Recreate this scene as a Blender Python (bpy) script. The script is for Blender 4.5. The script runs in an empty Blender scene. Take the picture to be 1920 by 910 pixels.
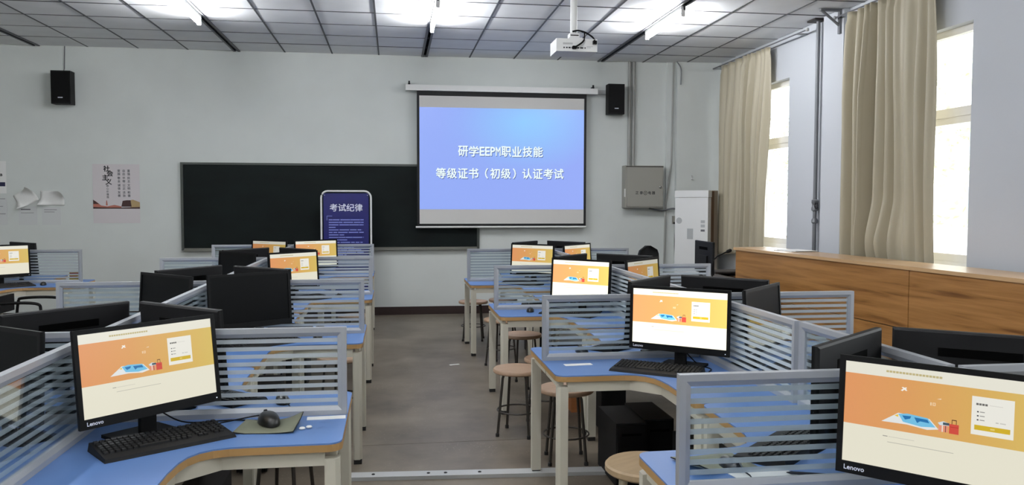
import bpy, bmesh, math, random
from mathutils import Vector, Matrix

random.seed(7)
S = bpy.context.scene
COL = S.collection
R = math.radians

# ------------------------------------------------------------------ camera, sky, exposure
cam = bpy.data.cameras.new('camera')
cam.sensor_fit = 'HORIZONTAL'; cam.sensor_width = 36.0
cam.lens = 36.0 * 1520.1 / 1920.0
cam.clip_start = 0.05; cam.clip_end = 300
camo = bpy.data.objects.new('camera', cam); COL.objects.link(camo)
YAW, PITCH, ROLL = .1462, -.0487, .0021
fw = Vector((math.sin(YAW)*math.cos(PITCH), math.cos(YAW)*math.cos(PITCH), math.sin(PITCH)))
r0 = Vector((math.cos(YAW), -math.sin(YAW), 0)); u0 = r0.cross(fw)
rr = r0*math.cos(ROLL) + u0*math.sin(ROLL); uu = -r0*math.sin(ROLL) + u0*math.cos(ROLL)
camo.matrix_world = Matrix(((rr.x, uu.x, -fw.x, 0), (rr.y, uu.y, -fw.y, 0), (rr.z, uu.z, -fw.z, 1.607), (0, 0, 0, 1)))
S.camera = camo

world = bpy.data.worlds.new('world'); S.world = world; world.use_nodes = True
bgn = world.node_tree.nodes['Background']
bgn.inputs[0].default_value = (.95, .98, 1.0, 1); bgn.inputs[1].default_value = 9.0

S.view_settings.view_transform = 'Standard'; S.view_settings.look = 'None'
S.view_settings.gamma = 1.0; S.view_settings.use_curve_mapping = False
S.view_settings.exposure = 0.0
S.cycles.transparent_max_bounces = 32
S.cycles.max_bounces = 8
LAMP = 200.0          # emission of the fluorescent tubes

DW, XR, XL, YB, HC = 11.70, 4.84, -7.4, -3.2, 3.69   # front wall, right wall, left wall, back wall, ceiling

# ------------------------------------------------------------------ materials
def srgb(c):
    return tuple(((v/255)/12.92 if v/255 <= .04045 else ((v/255+.055)/1.055)**2.4) for v in c)

MATS = {}
def mat(name, rgb, rough=.5, metal=0.0, spec=.5, bump=0.0, bscale=40, var=0.0, vscale=6, stretch=None, emit=0):
    m = bpy.data.materials.new(name); m.use_nodes = True
    nt = m.node_tree; b = nt.nodes['Principled BSDF']
    c = srgb(rgb) + (1,)
    b.inputs['Base Color'].default_value = c
    b.inputs['Roughness'].default_value = rough
    b.inputs['Metallic'].default_value = metal
    b.inputs['Specular IOR Level'].default_value = spec
    if emit:
        b.inputs['Emission Color'].default_value = c; b.inputs['Emission Strength'].default_value = emit
    if var or bump:
        tc = nt.nodes.new('ShaderNodeTexCoord'); mp = nt.nodes.new('ShaderNodeMapping')
        nt.links.new(tc.outputs['Object'], mp.inputs['Vector'])
        if stretch: mp.inputs['Scale'].default_value = stretch
    if var:
        n = nt.nodes.new('ShaderNodeTexNoise'); n.inputs['Scale'].default_value = vscale; n.inputs['Detail'].default_value = 6
        nt.links.new(mp.outputs[0], n.inputs['Vector'])
        rp = nt.nodes.new('ShaderNodeValToRGB')
        rp.color_ramp.elements[0].position = .3; rp.color_ramp.elements[1].position = .7
        rp.color_ramp.elements[0].color = tuple(x*(1-var) for x in c[:3]) + (1,)
        rp.color_ramp.elements[1].color = tuple(min(1, x*(1+var)) for x in c[:3]) + (1,)
        nt.links.new(n.outputs['Fac'], rp.inputs[0]); nt.links.new(rp.outputs[0], b.inputs['Base Color'])
    if bump:
        n2 = nt.nodes.new('ShaderNodeTexNoise'); n2.inputs['Scale'].default_value = bscale; n2.inputs['Detail'].default_value = 4
        nt.links.new(mp.outputs[0], n2.inputs['Vector'])
        bp = nt.nodes.new('ShaderNodeBump'); bp.inputs['Strength'].default_value = bump; bp.inputs['Distance'].default_value = .01
        nt.links.new(n2.outputs['Fac'], bp.inputs['Height']); nt.links.new(bp.outputs[0], b.inputs['Normal'])
    MATS[name] = m
    return m

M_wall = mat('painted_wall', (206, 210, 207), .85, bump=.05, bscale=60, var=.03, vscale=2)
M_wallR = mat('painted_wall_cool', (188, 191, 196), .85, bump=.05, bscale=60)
M_tile = mat('ceiling_tile', (232, 233, 234), .9, bump=.1, bscale=150, var=.04, vscale=3)
M_grid = mat('ceiling_grid_dark', (70, 71, 74), .6)
M_chan = mat('lamp_channel', (82, 82, 86), .5, metal=.3)
M_skirt = mat('skirting_paint', (34, 15, 12), .5)
M_cream = mat('cream_steel', (190, 186, 172), .45)
M_blue = mat('blue_laminate', (86, 120, 174), .42, spec=.4, var=.02, vscale=3)
M_edge = mat('tan_edge_band', (164, 128, 80), .5, var=.06, vscale=10)
M_foot = mat('black_rubber', (18, 18, 18), .7)
M_alu = mat('grey_aluminium', (164, 167, 172), .42, metal=.35)
M_blk = mat('black_plastic', (8, 8, 9), .5, var=0, spec=.15)
M_blk2 = mat('black_plastic_matt', (19, 19, 20), .6, spec=.2)
M_blkd = mat('black_recess', (3, 3, 3), .9, spec=.05)
M_off = mat('screen_off', (6, 7, 8), .4, spec=.08)
M_key = mat('key_caps', (13, 13, 15), .55, spec=.3)
M_white = mat('white_plastic', (222, 222, 220), .5)
M_paper = mat('paper', (226, 226, 224), .9)
M_green = mat('chalkboard_green', (10, 18, 17), .6, spec=.15, var=.4, vscale=1.6, stretch=(1, 1, 2.5))
M_bframe = mat('chalkboard_frame', (70, 74, 70), .4, metal=.5)
M_tray = mat('chalk_tray', (120, 120, 112), .45, metal=.4)
M_scrw = mat('screen_fabric', (205, 203, 200), .9)
M_scrb = mat('screen_border', (8, 8, 10), .7)
M_wood = None
M_stool = mat('stool_wood', (154, 127, 104), .5, var=.08, vscale=7, stretch=(1, 6, 1))
M_stool2 = mat('stool_wood_tan', (160, 138, 108), .5, var=.08, vscale=7, stretch=(1, 6, 1))
M_sleg = mat('stool_leg_steel', (66, 62, 58), .4, metal=.6)
M_slegc = mat('stool_leg_cream', (150, 140, 120), .5)
M_crate = mat('orange_crate_wood', (150, 92, 48), .6, var=.12, vscale=8, stretch=(1, 6, 6))
M_steel = mat('galvanised_steel', (176, 178, 178), .45, metal=.2)
M_chrome = mat('chrome', (200, 200, 200), .2, metal=1)
M_box = mat('box_grey_paint', (150, 148, 140), .5)
M_brown = mat('side_brown', (112, 84, 62), .5)
M_beige = mat('side_beige', (176, 164, 148), .5)
M_navy = mat('banner_blue', (13, 15, 94), .35, var=.1, vscale=4)
M_ink = mat('black_ink', (24, 24, 28), .8)
M_ink2 = mat('grey_ink', (110, 110, 114), .8)
M_wtext = mat('white_print', (226, 228, 240), .6)
M_lblue = mat('pale_blue_print', (130, 140, 205), .6)
M_redp = mat('poster_red', (176, 110, 96), .8)
M_brnp = mat('poster_dark', (74, 52, 50), .8)
M_tanp = mat('poster_tan', (176, 152, 110), .8)
M_pale = mat('poster_pale', (206, 200, 202), .8)
M_upvc = mat('white_window_frame', (226, 224, 220), .45)
M_pad = mat('mousepad_green', (112, 114, 96), .8)
M_dark = mat('dark_cabinet', (38, 32, 30), .6)
M_mouse = mat('mouse_black', (12, 12, 12), .35)
M_leaf = mat('tree_foliage', (168, 178, 140), .8)
M_bark = mat('tree_bark', (96, 84, 72), .9)
M_bld = mat('outdoor_render', (206, 204, 200), .9)
M_bwin = mat('outdoor_glass', (120, 134, 146), .3)
M_ground = mat('outdoor_ground', (150, 148, 140), .95)
M_cond = mat('conduit_paint', (150, 150, 146), .5)
M_tin = mat('pipe_grey', (112, 114, 118), .5, metal=.4)
M_red = mat('red_print', (150, 40, 44), .8)
M_yel = mat('yellow_print', (196, 164, 70), .8)

def emis(name, rgb, k):
    m = bpy.data.materials.new(name); m.use_nodes = True
    nt = m.node_tree; nt.nodes.clear()
    e = nt.nodes.new('ShaderNodeEmission'); o = nt.nodes.new('ShaderNodeOutputMaterial')
    e.inputs[0].default_value = srgb(rgb) + (1,); e.inputs[1].default_value = k
    nt.links.new(e.outputs[0], o.inputs[0]); return m
M_tube = emis('tube_glow', (250, 252, 255), LAMP)
M_led = emis('power_led', (230, 240, 255), 1.2)
M_projt = emis('slide_lettering', (240, 255, 255), 1.0)  # letters glow too, in place of projected light

def screen_mat(name, k):      # a lit display: prints its colour attribute as light
    m = bpy.data.materials.new(name); m.use_nodes = True
    nt = m.node_tree; nt.nodes.clear()
    e = nt.nodes.new('ShaderNodeEmission'); o = nt.nodes.new('ShaderNodeOutputMaterial')
    a = nt.nodes.new('ShaderNodeAttribute'); a.attribute_name = 'Col'
    nt.links.new(a.outputs['Color'], e.inputs[0]); e.inputs[1].default_value = k
    g = nt.nodes.new('ShaderNodeBsdfGlossy'); g.inputs['Roughness'].default_value = .3; g.inputs['Color'].default_value = (.02, .02, .02, 1)
    ad = nt.nodes.new('ShaderNodeAddShader')
    nt.links.new(e.outputs[0], ad.inputs[0]); nt.links.new(g.outputs[0], ad.inputs[1])
    nt.links.new(ad.outputs[0], o.inputs[0]); return m
M_scr = {'mid': screen_mat('display_mid', .92), 'bright': screen_mat('display_bright', 1.55), 'dim': screen_mat('display_dim', .62)}
M_slide = screen_mat('projected_slide', 1.0)  # slide glows by itself, standing in for the projector's light on the fabric

def glass_mat(name, tint, k):
    m = bpy.data.materials.new(name); m.use_nodes = True
    nt = m.node_tree; nt.nodes.clear()
    t = nt.nodes.new('ShaderNodeBsdfTransparent'); t.inputs[0].default_value = tint + (1,)
    g = nt.nodes.new('ShaderNodeBsdfGlossy'); g.inputs['Roughness'].default_value = .03
    f = nt.nodes.new('ShaderNodeFresnel'); f.inputs[0].default_value = 1.45
    mu = nt.nodes.new('ShaderNodeMath'); mu.operation = 'MULTIPLY'; mu.inputs[1].default_value = k
    mx = nt.nodes.new('ShaderNodeMixShader'); o = nt.nodes.new('ShaderNodeOutputMaterial')
    nt.links.new(f.outputs[0], mu.inputs[0]); nt.links.new(mu.outputs[0], mx.inputs[0])
    nt.links.new(t.outputs[0], mx.inputs[1]); nt.links.new(g.outputs[0], mx.inputs[2]); nt.links.new(mx.outputs[0], o.inputs[0])
    return m
M_glass = glass_mat('divider_glass', (.93, .96, .97), .5)
M_wglass = glass_mat('window_glass', (.97, .98, .98), .4)

def frost_mat():
    m = bpy.data.materials.new('frosted_film'); m.use_nodes = True
    nt = m.node_tree; nt.nodes.clear()
    t = nt.nodes.new('ShaderNodeBsdfTransparent'); d = nt.nodes.new('ShaderNodeBsdfDiffuse'); l = nt.nodes.new('ShaderNodeBsdfTranslucent')
    d.inputs[0].default_value = (.62, .66, .68, 1); l.inputs[0].default_value = (.62, .66, .68, 1)
    m1 = nt.nodes.new('ShaderNodeMixShader'); m1.inputs[0].default_value = .4
    m2 = nt.nodes.new('ShaderNodeMixShader'); m2.inputs[0].default_value = .62
    o = nt.nodes.new('ShaderNodeOutputMaterial')
    nt.links.new(d.outputs[0], m1.inputs[1]); nt.links.new(l.outputs[0], m1.inputs[2])
    nt.links.new(t.outputs[0], m2.inputs[1]); nt.links.new(m1.outputs[0], m2.inputs[2]); nt.links.new(m2.outputs[0], o.inputs[0])
    return m
M_frost = frost_mat()

def wood_mat():
    m = bpy.data.materials.new('oak_veneer'); m.use_nodes = True
    nt = m.node_tree; b = nt.nodes['Principled BSDF']; b.inputs['Roughness'].default_value = .38
    tc = nt.nodes.new('ShaderNodeTexCoord'); mp = nt.nodes.new('ShaderNodeMapping')
    mp.inputs['Scale'].default_value = (5, .55, 11)
    n = nt.nodes.new('ShaderNodeTexNoise'); n.inputs['Scale'].default_value = 2.0; n.inputs['Detail'].default_value = 8; n.inputs['Distortion'].default_value = .6
    n2 = nt.nodes.new('ShaderNodeTexNoise'); n2.inputs['Scale'].default_value = 9; n2.inputs['Detail'].default_value = 5
    r = nt.nodes.new('ShaderNodeValToRGB'); e = r.color_ramp.elements
    e[0].position = .28; e[0].color = srgb((108, 68, 30)) + (1,)
    e[1].position = .62; e[1].color = srgb((180, 130, 76)) + (1,)
    k = e.new(.42); k.color = srgb((160, 112, 60)) + (1,)
    mx = nt.nodes.new('ShaderNodeMixRGB'); mx.blend_type = 'MULTIPLY'; mx.inputs[0].default_value = .25
    nt.links.new(tc.outputs['Object'], mp.inputs[0]); nt.links.new(mp.outputs[0], n.inputs['Vector']); nt.links.new(mp.outputs[0], n2.inputs['Vector'])
    nt.links.new(n.outputs['Fac'], r.inputs[0]); nt.links.new(r.outputs[0], mx.inputs[1]); nt.links.new(n2.outputs['Fac'], mx.inputs[2])
    nt.links.new(mx.outputs[0], b.inputs['Base Color'])
    return m
M_wood = wood_mat()
M_woodtop = mat('oak_top_edge', (196, 160, 118), .3, var=.06, vscale=4, stretch=(6, .6, 6))

def floor_mat():
    m = bpy.data.materials.new('worn_terrazzo'); m.use_nodes = True
    nt = m.node_tree; b = nt.nodes['Principled BSDF']
    tc = nt.nodes.new('ShaderNodeTexCoord')
    n = nt.nodes.new('ShaderNodeTexNoise'); n.inputs['Scale'].default_value = 1.3; n.inputs['Detail'].default_value = 10; n.inputs['Roughness'].default_value = .62
    r = nt.nodes.new('ShaderNodeValToRGB'); e = r.color_ramp.elements
    e[0].position = .32; e[0].color = srgb((80, 72, 62)) + (1,); e[1].position = .68; e[1].color = srgb((124, 114, 100)) + (1,)
    v = nt.nodes.new('ShaderNodeTexVoronoi'); v.inputs['Scale'].default_value = 38
    r2 = nt.nodes.new('ShaderNodeValToRGB'); f = r2.color_ramp.elements
    f[0].position = .10; f[0].color = (1, 1, 1, 1); f[1].position = .2; f[1].color = (0, 0, 0, 1)
    n3 = nt.nodes.new('ShaderNodeTexNoise'); n3.inputs['Scale'].default_value = 2.2; n3.inputs['Detail'].default_value = 3
    r3 = nt.nodes.new('ShaderNodeValToRGB'); r3.color_ramp.elements[0].position = .46; r3.color_ramp.elements[1].position = .66
    mu = nt.nodes.new('ShaderNodeMath'); mu.operation = 'MULTIPLY'
    mx = nt.nodes.new('ShaderNodeMixRGB'); mx.inputs[2].default_value = srgb((150, 142, 130)) + (1,)
    for q in (n, v, n3): nt.links.new(tc.outputs['Object'], q.inputs['Vector'])
    nt.links.new(n.outputs['Fac'], r.inputs[0]); nt.links.new(v.outputs['Distance'], r2.inputs[0]); nt.links.new(n3.outputs['Fac'], r3.inputs[0])
    nt.links.new(r2.outputs[0], mu.inputs[0]); nt.links.new(r3.outputs[0], mu.inputs[1])
    nt.links.new(r.outputs[0], mx.inputs[1]); nt.links.new(mu.outputs[0], mx.inputs[0]); nt.links.new(mx.outputs[0], b.inputs['Base Color'])
    b.inputs['Roughness'].default_value = .42; b.inputs['Specular IOR Level'].default_value = .35
    return m
M_floor = floor_mat()

def curtain_mat():
    m = bpy.data.materials.new('satin_curtain'); m.use_nodes = True
    nt = m.node_tree; b = nt.nodes['Principled BSDF']
    b.inputs['Base Color'].default_value = srgb((178, 169, 146)) + (1,); b.inputs['Roughness'].default_value = .5
    b.inputs['Sheen Weight'].default_value = .15
    t = nt.nodes.new('ShaderNodeBsdfTranslucent'); t.inputs[0].default_value = srgb((178, 166, 136)) + (1,)
    mx = nt.nodes.new('ShaderNodeMixShader'); mx.inputs[0].default_value = .1
    o = nt.nodes['Material Output']
    nt.links.new(b.outputs[0], mx.inputs[1]); nt.links.new(t.outputs[0], mx.inputs[2]); nt.links.new(mx.outputs[0], o.inputs[0])
    return m
M_curt = curtain_mat()

# ------------------------------------------------------------------ helpers
def mk(name, mesh, parent=None, loc=(0, 0, 0), rz=0.0):
    o = bpy.data.objects.new(name, mesh); COL.objects.link(o)
    o.location = loc; o.rotation_euler = (0, 0, rz)
    if parent: o.parent = parent
    return o

def tag(o, label=None, cat=None, group=None, kind=None):
    if label: o['label'] = label
    if cat: o['category'] = cat
    if group: o['group'] = group
    if kind: o['kind'] = kind
    return o

def thing(name, label, cat, loc=(0, 0, 0), rz=0.0, group=None):
    return tag(mk(name, None, None, loc, rz), label, cat, group)

def fin(bm, name, mats, smooth=False, bevel=0.0, seg=2):
    if bevel:
        bmesh.ops.bevel(bm, geom=[e for e in bm.edges if e.is_manifold and e.calc_face_angle(0) > .5], offset=bevel, segments=seg, affect='EDGES', clamp_overlap=True)
    me = bpy.data.meshes.new(name)
    bmesh.ops.recalc_face_normals(bm, faces=bm.faces[:])
    if smooth:
        for f in bm.faces: f.smooth = True
    bm.to_mesh(me); bm.free()
    for m in (mats if isinstance(mats, (list, tuple)) else [mats]): me.materials.append(m)
    if smooth:
        try: me.set_sharp_from_angle(angle=R(42))
        except Exception: pass
    return me

def add_box(bm, a, b, mi=0):
    (x0, y0, z0), (x1, y1, z1) = a, b
    v = [bm.verts.new(p) for p in ((x0, y0, z0), (x1, y0, z0), (x1, y1, z0), (x0, y1, z0), (x0, y0, z1), (x1, y0, z1), (x1, y1, z1), (x0, y1, z1))]
    for q in ((3, 2, 1, 0), (4, 5, 6, 7), (0, 1, 5, 4), (1, 2, 6, 5), (2, 3, 7, 6), (3, 0, 4, 7)):
        bm.faces.new([v[i] for i in q]).material_index = mi

def box(name, a, b, m, bevel=0.0, seg=2):
    bm = bmesh.new(); add_box(bm, a, b); return fin(bm, name, m, bevel=bevel, seg=seg)

def boxes(name, lst, m, bevel=0.0):
    bm = bmesh.new()
    for a, b in lst: add_box(bm, a, b)
    return fin(bm, name, m, bevel=bevel)

def prism(name, pts, z0, z1, m, bevel=0.0, smooth=False, seg=2):     # outline in x,y pulled up z
    bm = bmesh.new()
    lo = [bm.verts.new((x, y, z0)) for x, y in pts]; hi = [bm.verts.new((x, y, z1)) for x, y in pts]
    bm.faces.new(lo[::-1]); bm.faces.new(hi)
    n = len(pts)
    for i in range(n): bm.faces.new((lo[i], lo[(i+1) % n], hi[(i+1) % n], hi[i]))
    return fin(bm, name, m, smooth=smooth, bevel=bevel, seg=seg)

def add_tube(bm, pts, r, n=8, cap=True, mi=0):
    pts = [Vector(p) for p in pts]; rings = []
    for i, p in enumerate(pts):
        t = (pts[min(i+1, len(pts)-1)] - pts[max(i-1, 0)]).normalized()
        a = Vector((0, 0, 1)) if abs(t.z) < .9 else Vector((1, 0, 0))
        s = t.cross(a).normalized(); u = s.cross(t)
        ri = r[i] if isinstance(r, (list, tuple)) else r
        rings.append([bm.verts.new(p + (s*math.cos(2*math.pi*k/n) + u*math.sin(2*math.pi*k/n))*ri) for k in range(n)])
    for a, b in zip(rings, rings[1:]):
        for k in range(n): bm.faces.new((a[k], a[(k+1) % n], b[(k+1) % n], b[k])).material_index = mi
    if cap:
        bm.faces.new(rings[0][::-1]).material_index = mi; bm.faces.new(rings[-1]).material_index = mi

def tube(name, pts, r, m, n=8):
    bm = bmesh.new(); add_tube(bm, pts, r, n); return fin(bm, name, m, smooth=True)

def smooth_path(pts, k=6):          # Catmull-Rom through the given points
    pts = [Vector(p) for p in pts]; out = []
    P = [pts[0]*2 - pts[1]] + pts + [pts[-1]*2 - pts[-2]]
    for i in range(1, len(P)-2):
        for j in range(k):
            t = j/k
            out.append(.5*((2*P[i]) + (P[i+1]-P[i-1])*t + (2*P[i-1]-5*P[i]+4*P[i+1]-P[i+2])*t*t + (3*P[i]-P[i-1]-3*P[i+1]+P[i+2])*t**3))
    return out + [pts[-1]]

def lathe(name, prof, m, n=24, smooth=True):
    bm = bmesh.new(); rings = []
    for r, z in prof:
        rings.append([bm.verts.new((r*math.cos(2*math.pi*k/n), r*math.sin(2*math.pi*k/n), z)) for k in range(n)])
    for a, b in zip(rings, rings[1:]):
        for k in range(n): bm.faces.new((a[k], a[(k+1) % n], b[(k+1) % n], b[k]))
    bm.faces.new(rings[0][::-1]); bm.faces.new(rings[-1])
    return fin(bm, name, m, smooth=smooth)

def poly(name, pts, m, d=(0, -.0006, 0)):       # thin flat piece from a 3-D outline, with a little thickness
    bm = bmesh.new(); d = Vector(d)
    a = [bm.verts.new(Vector(p)) for p in pts]; b = [bm.verts.new(Vector(p)+d) for p in pts]
    bm.faces.new(a); bm.faces.new(b[::-1])
    for i in range(len(pts)): bm.faces.new((a[i], a[(i+1) % len(pts)], b[(i+1) % len(pts)], b[i]))
    return fin(bm, name, m)

def text_mesh(name, s, size, m, bold=0.0, align='CENTER', depth=.0006, squeeze=1.0):
    c = bpy.data.curves.new(name, 'FONT'); c.body = s; c.size = size; c.align_x = align; c.align_y = 'CENTER'
    c.extrude = depth; c.resolution_u = 2
    o = bpy.data.objects.new(name, c); COL.objects.link(o)
    dg = bpy.context.evaluated_depsgraph_get(); dg.update()
    me = bpy.data.meshes.new_from_object(o.evaluated_get(dg))
    bpy.data.objects.remove(o); bpy.data.curves.remove(c)
    if bold:
        b0 = bmesh.new(); b0.from_mesh(me); b1 = bmesh.new()
        for n_, (dx_, dy_) in enumerate(((-bold, 0), (bold, 0), (0, bold), (0, -bold))):
            bmesh.ops.translate(b0, verts=b0.verts[:], vec=(dx_, dy_, n_*.00012))
            t_ = bpy.data.meshes.new('tmp'); b0.to_mesh(t_); b1.from_mesh(t_); bpy.data.meshes.remove(t_)
            bmesh.ops.translate(b0, verts=b0.verts[:], vec=(-dx_, -dy_, -n_*.00012))
        b1.to_mesh(me); b0.free(); b1.free()
    me.materials.clear(); me.materials.append(m)
    if squeeze != 1.0:
        for v in me.vertices: v.co.x *= squeeze
    me.name = name
    return me

def stand_up(me):                               # x,y of the lettering -> x,z, facing -y
    for v in me.vertices: v.co = Vector((v.co.x, -v.co.z, v.co.y))
    return me

def copy_tree(o, parent=None):
    c = o.copy(); COL.objects.link(c)
    if parent: c.parent = parent
    for ch in list(o.children): copy_tree(ch, c)
    return c

def struct(name, me, parent=None, **k):
    o = mk(name, me, parent, **k)
    if not parent: o['kind'] = 'structure'
    return o

# ------------------------------------------------------------------ the room
GR = 5.38     # the pouring joint in the floor
struct('floor', boxes('floor', [((XL, YB, -.12), (XR+.3, GR-.003, 0)), ((XL, GR+.003, -.12), (XR+.3, DW, 0)), ((XL, GR-.01, -.12), (XR+.3, GR+.01, -.006))], M_floor))
struct('wall_front', box('wall_front', (XL-.2, DW, -.12), (XR+.4, DW+.25, HC+.3), M_wall))
struct('wall_left', box('wall_left', (XL-.2, YB, -.12), (XL, DW, HC+.3), M_wall))
struct('wall_back', box('wall_back', (XL-.2, YB-.2, -.12), (XR+.4, YB, HC+.3), M_wall))
struct('baseboard_front', box('baseboard_front', (XL, DW-.012, 0), (4.2, DW, .115), M_skirt, .003))

WIN = [(9.46, 11.15), (6.20, 8.0), (3.1, 4.85), (.1, 1.85)]
SILL, HEAD, WT = 1.03, 3.16, .26
bm = bmesh.new()
add_box(bm, (XR, YB, -.12), (XR+WT, DW, SILL)); add_box(bm, (XR, YB, HEAD), (XR+WT, DW, HC+.3))
ys = [DW] + [v for w in WIN for v in (w[1], w[0])] + [YB]
for a, b in zip(ys[0::2], ys[1::2]): add_box(bm, (XR, b, SILL), (XR+WT, a, HEAD))
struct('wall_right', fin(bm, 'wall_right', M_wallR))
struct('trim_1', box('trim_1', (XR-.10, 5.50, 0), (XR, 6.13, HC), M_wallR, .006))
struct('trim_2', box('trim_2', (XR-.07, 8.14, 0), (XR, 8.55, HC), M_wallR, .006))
struct('trim_3', box('trim_3', (4.03, DW-.06, 0), (4.16, DW, HC), M_wall, .01))
struct('trim_4', box('trim_4', (4.16, DW-.14, 0), (XR, DW, HC), M_wall, .01))

# ceiling: soffit slab, dark grid, tiles laid in one by one
P0, PX, PY = -4.676, .642, .642
ceil = struct('ceiling', box('ceiling', (XL, YB, HC+.05), (XR+.3, DW, HC+.25), M_grid))
NCOL = list(range(-5, 15))
xs = [P0 + PX*i for i in NCOL] + [XR]
xs[0] = XL
rows = [DW - .0, DW - .62] + [DW - .62 - PY*k for k in range(1, 24)]
rows = [r for r in rows if r > YB] + [YB]
bars = []
for i in NCOL:
    if i % 4 == 0: continue
    x = P0 + PX*i; bars.append(((x-.010, YB, HC-.002), (x+.010, DW, HC+.05)))
for y in rows[1:-1]: bars.append(((XL, y-.008, HC-.001), (XR, y+.008, HC+.05)))
g = mk('grid_bars', boxes('grid_bars', bars, M_grid), ceil); g['kind'] = 'stuff'
for i in NCOL:
    if i % 4 == 0:
        x = P0 + PX*i
        bmc = bmesh.new(); add_box(bmc, (x-.045, YB, HC-.012), (x-.018, DW, HC+.05)); add_box(bmc, (x+.018, YB, HC-.012), (x+.045, DW, HC+.05)); add_box(bmc, (x-.02, YB, HC+.02), (x+.02, DW, HC+.05), 1)
        mk('lamp_channel', fin(bmc, 'lamp_channel', [M_chan, M_blkd]), ceil)
tile_cache = {}
rest = bmesh.new()
for ya, yb in zip(rows, rows[1:]):
    for xa, xb, ia in zip(xs, xs[1:], NCOL):
        l = .045 if ia % 4 == 0 else .010; r_ = .045 if (ia+1) % 4 == 0 else .010
        w, d = xb-xa-l-r_, ya-yb-.016
        if w < .05 or d < .05: continue
        cx, cy = xa+l+w/2, (ya+yb)/2
        if yb > 6.9 and cx > -5.6:
            k = (round(w, 3), round(d, 3))
            if k not in tile_cache:
                tile_cache[k] = box('ceiling_tile', (-w/2, -d/2, 0), (w/2, d/2, .02), M_tile, .004, 1)
            o = mk('ceiling_tile', tile_cache[k], ceil, (cx, cy, HC+.002+random.uniform(-.001, .002)))
            o.rotation_euler = (random.uniform(-.004, .004), random.uniform(-.004, .004), 0)
        else:
            add_box(rest, (cx-w/2, cy-d/2, HC+.002), (cx+w/2, cy+d/2, HC+.022))
o = mk('ceiling_tiles', fin(rest, 'ceiling_tiles', M_tile), ceil); o['kind'] = 'stuff'

# windows
def window(n, y0, y1):
    x = XR + .12
    w = struct('window_%d' % n, boxes('window_frame', [((x-.03, y0, SILL), (x+.04, y0+.05, HEAD)), ((x-.03, y1-.05, SILL), (x+.04, y1, HEAD)),
        ((x-.03, y0+.05, HEAD-.06), (x+.04, y1-.05, HEAD)), ((x-.03, y0+.05, SILL), (x+.04, y1-.05, SILL+.06)), ((x-.03, y0+.05, 2.38), (x+.04, y1-.05, 2.46))], M_upvc, .006))
    ym = (y0+y1)/2
    for a, b, dx in ((y0+.05, ym+.03, 0.0), (ym-.03, y1-.05, .025)):
        s = mk('window_sash', boxes('window_sash', [((x-.015+dx, a, SILL+.06), (x+.008+dx, a+.05, 2.38)), ((x-.015+dx, b-.05, SILL+.06), (x+.008+dx, b, 2.38)),
            ((x-.015+dx, a+.05, SILL+.06), (x+.008+dx, b-.05, SILL+.13)), ((x-.015+dx, a+.05, 2.32), (x+.008+dx, b-.05, 2.38))], M_upvc, .004), w)
        mk('glass_pane', box('glass_pane', (x-.005+dx, a+.05, SILL+.13), (x-.001+dx, b-.05, 2.32), M_wglass), s)
        mk('latch', box('latch', (x-.03+dx, b-.035, 1.70), (x-.015+dx, b-.015, 1.78), M_white, .003), s)
    mk('glass_pane', box('glass_pane', (x, y0+.05, 2.46), (x+.004, y1-.05, HEAD-.06), M_wglass), w)
    mk('window_sill', box('window_sill', (XR-.03, y0-.02, SILL-.03), (x-.03, y1+.02, SILL+.004), M_upvc, .005), w)
for i, (a, b) in enumerate(WIN): window(i+1, a, b)

# ------------------------------------------------------------------ lamps
def lamp(x, y, label, on=True):
    t = thing('fluorescent_lamp', label, 'lamp', (x, y, HC), group='fluorescent tube lamps under the ceiling')
    mk('housing', box('housing', (-.022, -.62, -.045), (.022, .62, -.014), M_white, .004), t)
    mk('tube', tube('tube', [(0, -.6, -.10), (0, .6, -.10)], .019, M_tube, 10), t)
    for s in (-1, 1):
        mk('lamp_holder', box('lamp_holder', (-.02, s*.61-.012, -.123), (.02, s*.61+.012, -.045), M_white, .003), t)
    mk('hook', tube('hook', [(0, -.64, -.0), (0, -.66, -.06)], .012, M_ink, 6), t)
    return t
for x, n in ((P0+PX*4, 'above the chalkboard left end'), (P0+PX*8, 'in front of the projection screen'), (P0+PX*12, 'closest to the curtained windows')):
    lamp(x, 8.88, 'glowing fluorescent tube in the ceiling strip ' + n)
for k, y in enumerate((5.2, 1.4, -1.6)):  # last row is unseen, added to brighten the room
    for x, n in ((P0+PX*0, 'beyond the poster-side desks'), (P0+PX*4, 'over the poster-side desks'), (P0+PX*8, 'over the aisle')):
        lamp(x, y, 'fluorescent tube ' + n + (', mid room', ', back of the room', ', unseen rear row added for brightness')[k])

# ------------------------------------------------------------------ desks
def arc(cx, cy, r, a0, a1, n):
    return [(cx + r*math.cos(R(a0+(a1-a0)*i/n)), cy + r*math.sin(R(a0+(a1-a0)*i/n))) for i in range(n+1)]

ARM = 1.02
def desk_outline(half, e=0.0):      # front-right quadrant: +x, -y
    o = []
    o += [(0.004, -.004), (half, -.004)]
    o += arc(half-.05, -.405+.05, .05+e, 0, -90, 5)[0:]
    # concave inner corner as an S of two turns
    o += [(.62, -.405-e), (.56, -.408-e), (.51, -.422-e), (.47, -.452-e*.8), (.442, -.50-e*.6), (.428, -.56-e*.2), (.42, -.66)]
    o += arc(.42-.05, -ARM+.05, .05, 0, -90, 5)
    o += [(.004, -ARM)]
    return o

def mirror(me, name):
    m = me.copy(); m.name = name
    bmx = bmesh.new(); bmx.from_mesh(m)
    for v in bmx.verts: v.co.x = -v.co.x
    bmesh.ops.reverse_faces(bmx, faces=bmx.faces[:]); bmx.to_mesh(m); bmx.free()
    return m

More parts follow.
